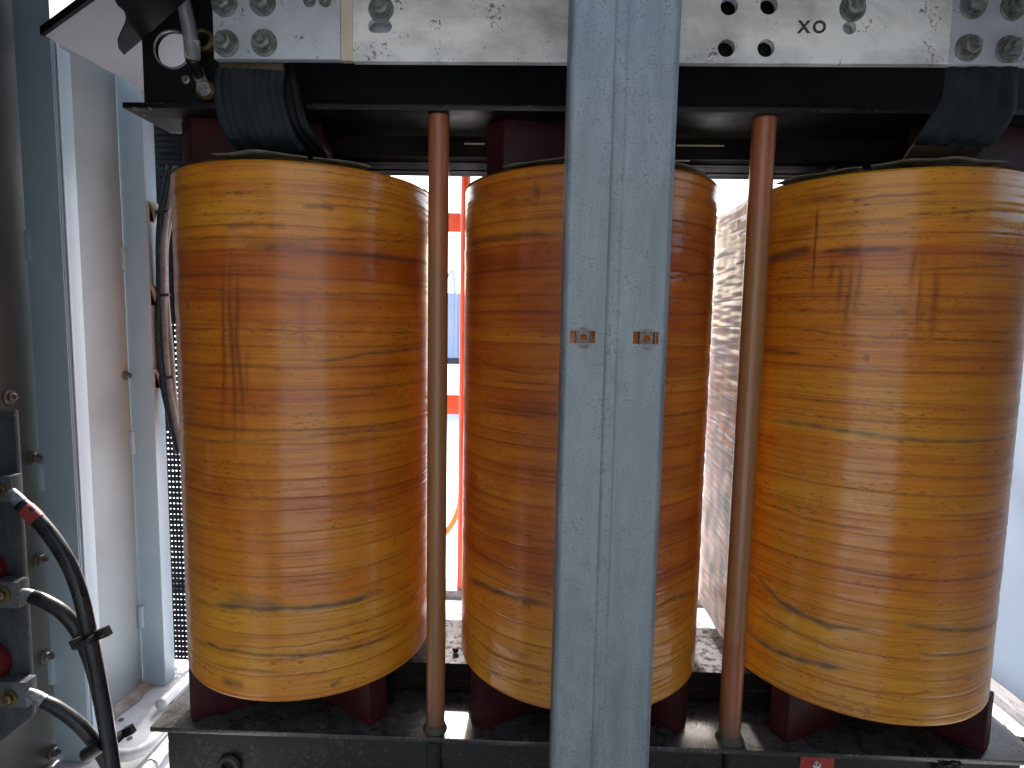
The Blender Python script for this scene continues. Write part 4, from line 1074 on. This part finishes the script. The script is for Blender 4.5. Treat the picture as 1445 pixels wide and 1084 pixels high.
# ------------------------------------------------------------------ conduits on the floor
def conduit(pts, r, label, coupler=None):
    root = empty('conduit', atZ(pts[0][0], pts[0][1], FL), label, 'conduit', 'pale conduits on the enclosure floor')
    P = [atZ(x, y, FL + z) for x, y, z in pts]
    MB().tube(P, r, 16, 8).build('pipe', M['conduit'], root, smooth=180)
    if coupler:
        a, b2 = [atZ(x, y, FL + z) for x, y, z in coupler]
        MB().tube([a, b2], r * 1.22, 18).build('coupler', M['conduit'], root)
    return root
conduit([(150, 1062, .03), (178, 1066, .03), (203, 1056, .03), (222, 1036, .035), (252, 1000, .04), (300, 950, .04)], 0.0145, 'pale bent conduit curving across the dusty floor at bottom left')
conduit([(196, 1100, .03), (216, 1076, .03), (240, 1046, .03), (280, 1000, .03)], 0.0125, 'straight pale conduit with a coupler nearest the bottom left', [(214, 1079, .03), (222, 1069, .03)])
conduit([(226, 995, .02), (246, 975, .02), (275, 945, .02)], 0.016, 'straight pale conduit beside the foot of the farther post')
c = atZ(238, 992, FL)
root = empty('conduit_clip', c, 'small black clip on the floor between the conduits and the coil', 'clip')
MB().box((c.x - .012, c.y - .010, c.z + .003), (c.x + .012, c.y + .010, c.z + .020), .003).build('clip_body', M['plastic'], root)
MB().tube([c + Vector((-.012, 0, .02)), c + Vector((0, 0, .034)), c + Vector((.014, 0, .022))], .003, 8).build('clip_strap', M['lug'], root, smooth=180)
for i, (px, py) in enumerate(((171, 1016), (183, 1042))):
    c = atZ(px, py, FL + 0.001)
    o = MB().lathe([(0, 0.002), (0.006, 0.002), (0.007, 0)], c, (0, 0, 1), 14).build('floor_screw', M['screw'])
    tag(settle(o), ('floor screw farther from the camera, left of the conduits' if i == 0 else 'floor screw nearer the camera beside the bent conduit'), 'screw')

# ------------------------------------------------------------------ red tag on the lower beam
YG = 1.1155
root = empty('warning_tag', sp(1152, 1084, YG), 'red tag plate with a white hexagon fixed to lower clamp beam', 'tag')
a, b2 = sp(1127, 1100, YG), sp(1177, 1069, YG)
MB().box((a.x, YG - 0.002, a.z), (b2.x, YG, b2.z), 0.0006).build('plate', M['label_red'], root)
c = sp(1152, 1079, YG - 0.0022)
MB().prism([(c.x + .0082 * math.cos(k * PI / 3 + PI / 6), c.y, c.z + .0082 * math.sin(k * PI / 3 + PI / 6)) for k in range(6)], (0, -.003, 0), .0004).build('hexagon', M['label_white'], root)
lettering('NZ', 1152, 1079, c.y - 0.0034, 0.008, M['ink'], 'hexagon_marks', root)
c = sp(1132, 1074, YG - 0.0022)
MB().lathe([(0, .0016), (.002, .0014), (.0026, 0)], c, (0, -1, 0), 12).build('rivet', M['lug'], root)

# ------------------------------------------------------------------ right end: sill, debris
o = MB().box((1.40, 0.6, FL - 0.02), (1.50, 2.4, FL + 0.03), 0.004).build('side_sill', M['sill'])
tag(settle(o), 'weathered white sill along the right side of the enclosure floor', 'sill')
c = atZ(1428, 1052, -0.86)
root = empty('metal_scrap', c, 'torn dark metal scrap lying by the right end of the lower beam', 'scrap')
crumple(c.x - .005, c.y + .02, c.z - .005, 0.05, 0.06, 0.022, 3.3, 'scrap_sheet', M['lower'], root)
crumple(c.x + .025, c.y, c.z - .02, 0.05, 0.05, 0.020, 7.3, 'scrap_sheet', M['dark_bare'], root)
# red clot on the yoke
c = atZ(643, 921, -0.742 + 0.001)
def clot(u, v):
    a = 2 * PI * u; r_ = 0.0075 * math.sin(PI * v) * (1 + .4 * mnoise.noise(Vector((math.cos(a) * 2, math.sin(a) * 2, v * 3))))
    return c + Vector((r_ * math.cos(a), r_ * math.sin(a), 0.006 - 0.006 * math.cos(PI * v)))
o = MB().grid(clot, 16, 10).build('paint_chip', M['red'], smooth=180)
tag(settle(o), 'small red paint chip lying on the dusty yoke between two coils', 'paint chip')

# ------------------------------------------------------------------ outdoors, seen through the gaps
def rail_post(x, y, label, z0=GR, z1=1.2):
    o = MB().tube([(x, y, z0), (x, y, z1)], 0.024, 20).build('rail_post', M['orange'])
    return o
root = empty('guard_rail', (0.2, 3.0, GR), 'orange guard rail with two bars and a post behind the coils', 'rail')
for (ya, yb) in ((300, 327), (557, 585)):
    za, zb = atY(641, yb, 3.0).z, atY(641, ya, 3.0).z
    MB().box((-0.95, 3.0, za), (1.5, 3.03, zb), 0.004).build('rail_bar', M['orange'], root)
pp = atZ(650, 855, GR); 
MB().tube([(pp.x + .004, pp.y, GR + .001), (pp.x + .004, pp.y, 1.3)], 0.020, 20).build('rail_post', M['orange'], root)
MB().lathe([(0.05, 0), (0.05, 0.008), (0.024, 0.012), (0.024, 0.05)], (pp.x + .004, pp.y, GR + .001), (0, 0, 1), 24).build('post_foot', M['orange'], root)
MB().tube([(1.45, 3.055, GR + .001), (1.45, 3.055, 1.3)], 0.024, 20).build('rail_post', M['orange'], root)
MB().tube([(-0.92, 3.055, GR + .001), (-0.92, 3.055, 1.3)], 0.024, 20).build('rail_post', M['orange'], root)
# sill behind the enclosure
ya = atZ(640, 842, GR + 0.06).y
o = MB().box((-2.2, ya, GR + 0.002), (1.8, ya + 0.12, GR + 0.085), 0.006).box((-2.2, ya - .04, GR + 0.002), (1.8, ya - .001, GR + 0.055), 0.006).build('rear_kerb', M['sill'])
tag(settle(o), 'stepped pale kerb on the ground behind the coils', 'kerb')
# blue trailer far behind
root = empty('blue_trailer', (-0.9, 9.0, GR), 'blue tank trailer standing far behind, seen between left and middle coil', 'trailer')
xa, xb = atY(500, 460, 9).x, atY(790, 460, 9).x
za, zb = atY(641, 506, 9).z, atY(641, 412, 9).z
MB().box((xa, 9, za), (xb, 10.6, zb), 0.05).build('body', M['blue'], root)
for k in range(5):
    x = xa + (xb - xa) * (k + .5) / 5
    MB().box((x - .02, 8.96, za + .03), (x + .02, 8.999, zb - .03), 0.008).build('side_rib', M['blue'], root)
MB().box((xa + .05, 9.05, za - .09), (xb - .05, 10.5, za - .002), 0.01).build('chassis', M['black'], root)
for x in (xa + .3, xb - .3):
    for y in (9.25, 10.3):
        zc = GR + 0.30
        w = MB().lathe([(0.12, 0), (0.29, 0.0), (0.30, 0.03), (0.30, 0.17), (0.29, 0.2), (0.12, 0.2)], (x, y - .1, zc), (0, 1, 0), 28).build('wheel', M['black'], root)
for x in (xa + .3, xb - .3):
    MB().box((x - .04, 9.15, GR + .30), (x + .04, 10.4, za - .05)).build('axle_leg', M['black'], root)
MB().tube([sp(628, 398, 9.1), sp(637, 383, 9.1), sp(641, 392, 9.1), sp(642, 415, 9.1)], 0.018, 8).build('wire_loop', M['blue'], root, smooth=180)
# yellow hose between
root = empty('yellow_hose', atZ(600, 790, GR + .03), 'yellow hose arching over the ground behind the coils', 'hose')
MB().tube([sp(560, 830, 2.6), sp(600, 775, 2.6), sp(632, 748, 2.6), sp(648, 715, 2.6), sp(656, 670, 2.6), sp(690, 600, 2.6), sp(800, 545, 2.55), sp(930, 520, 2.5), sp(1003, 520, 2.5), sp(1030, 600, 2.5), sp(1040, 760, 2.5)], 0.013, 14).build('tube', M['hose'], root, smooth=180)
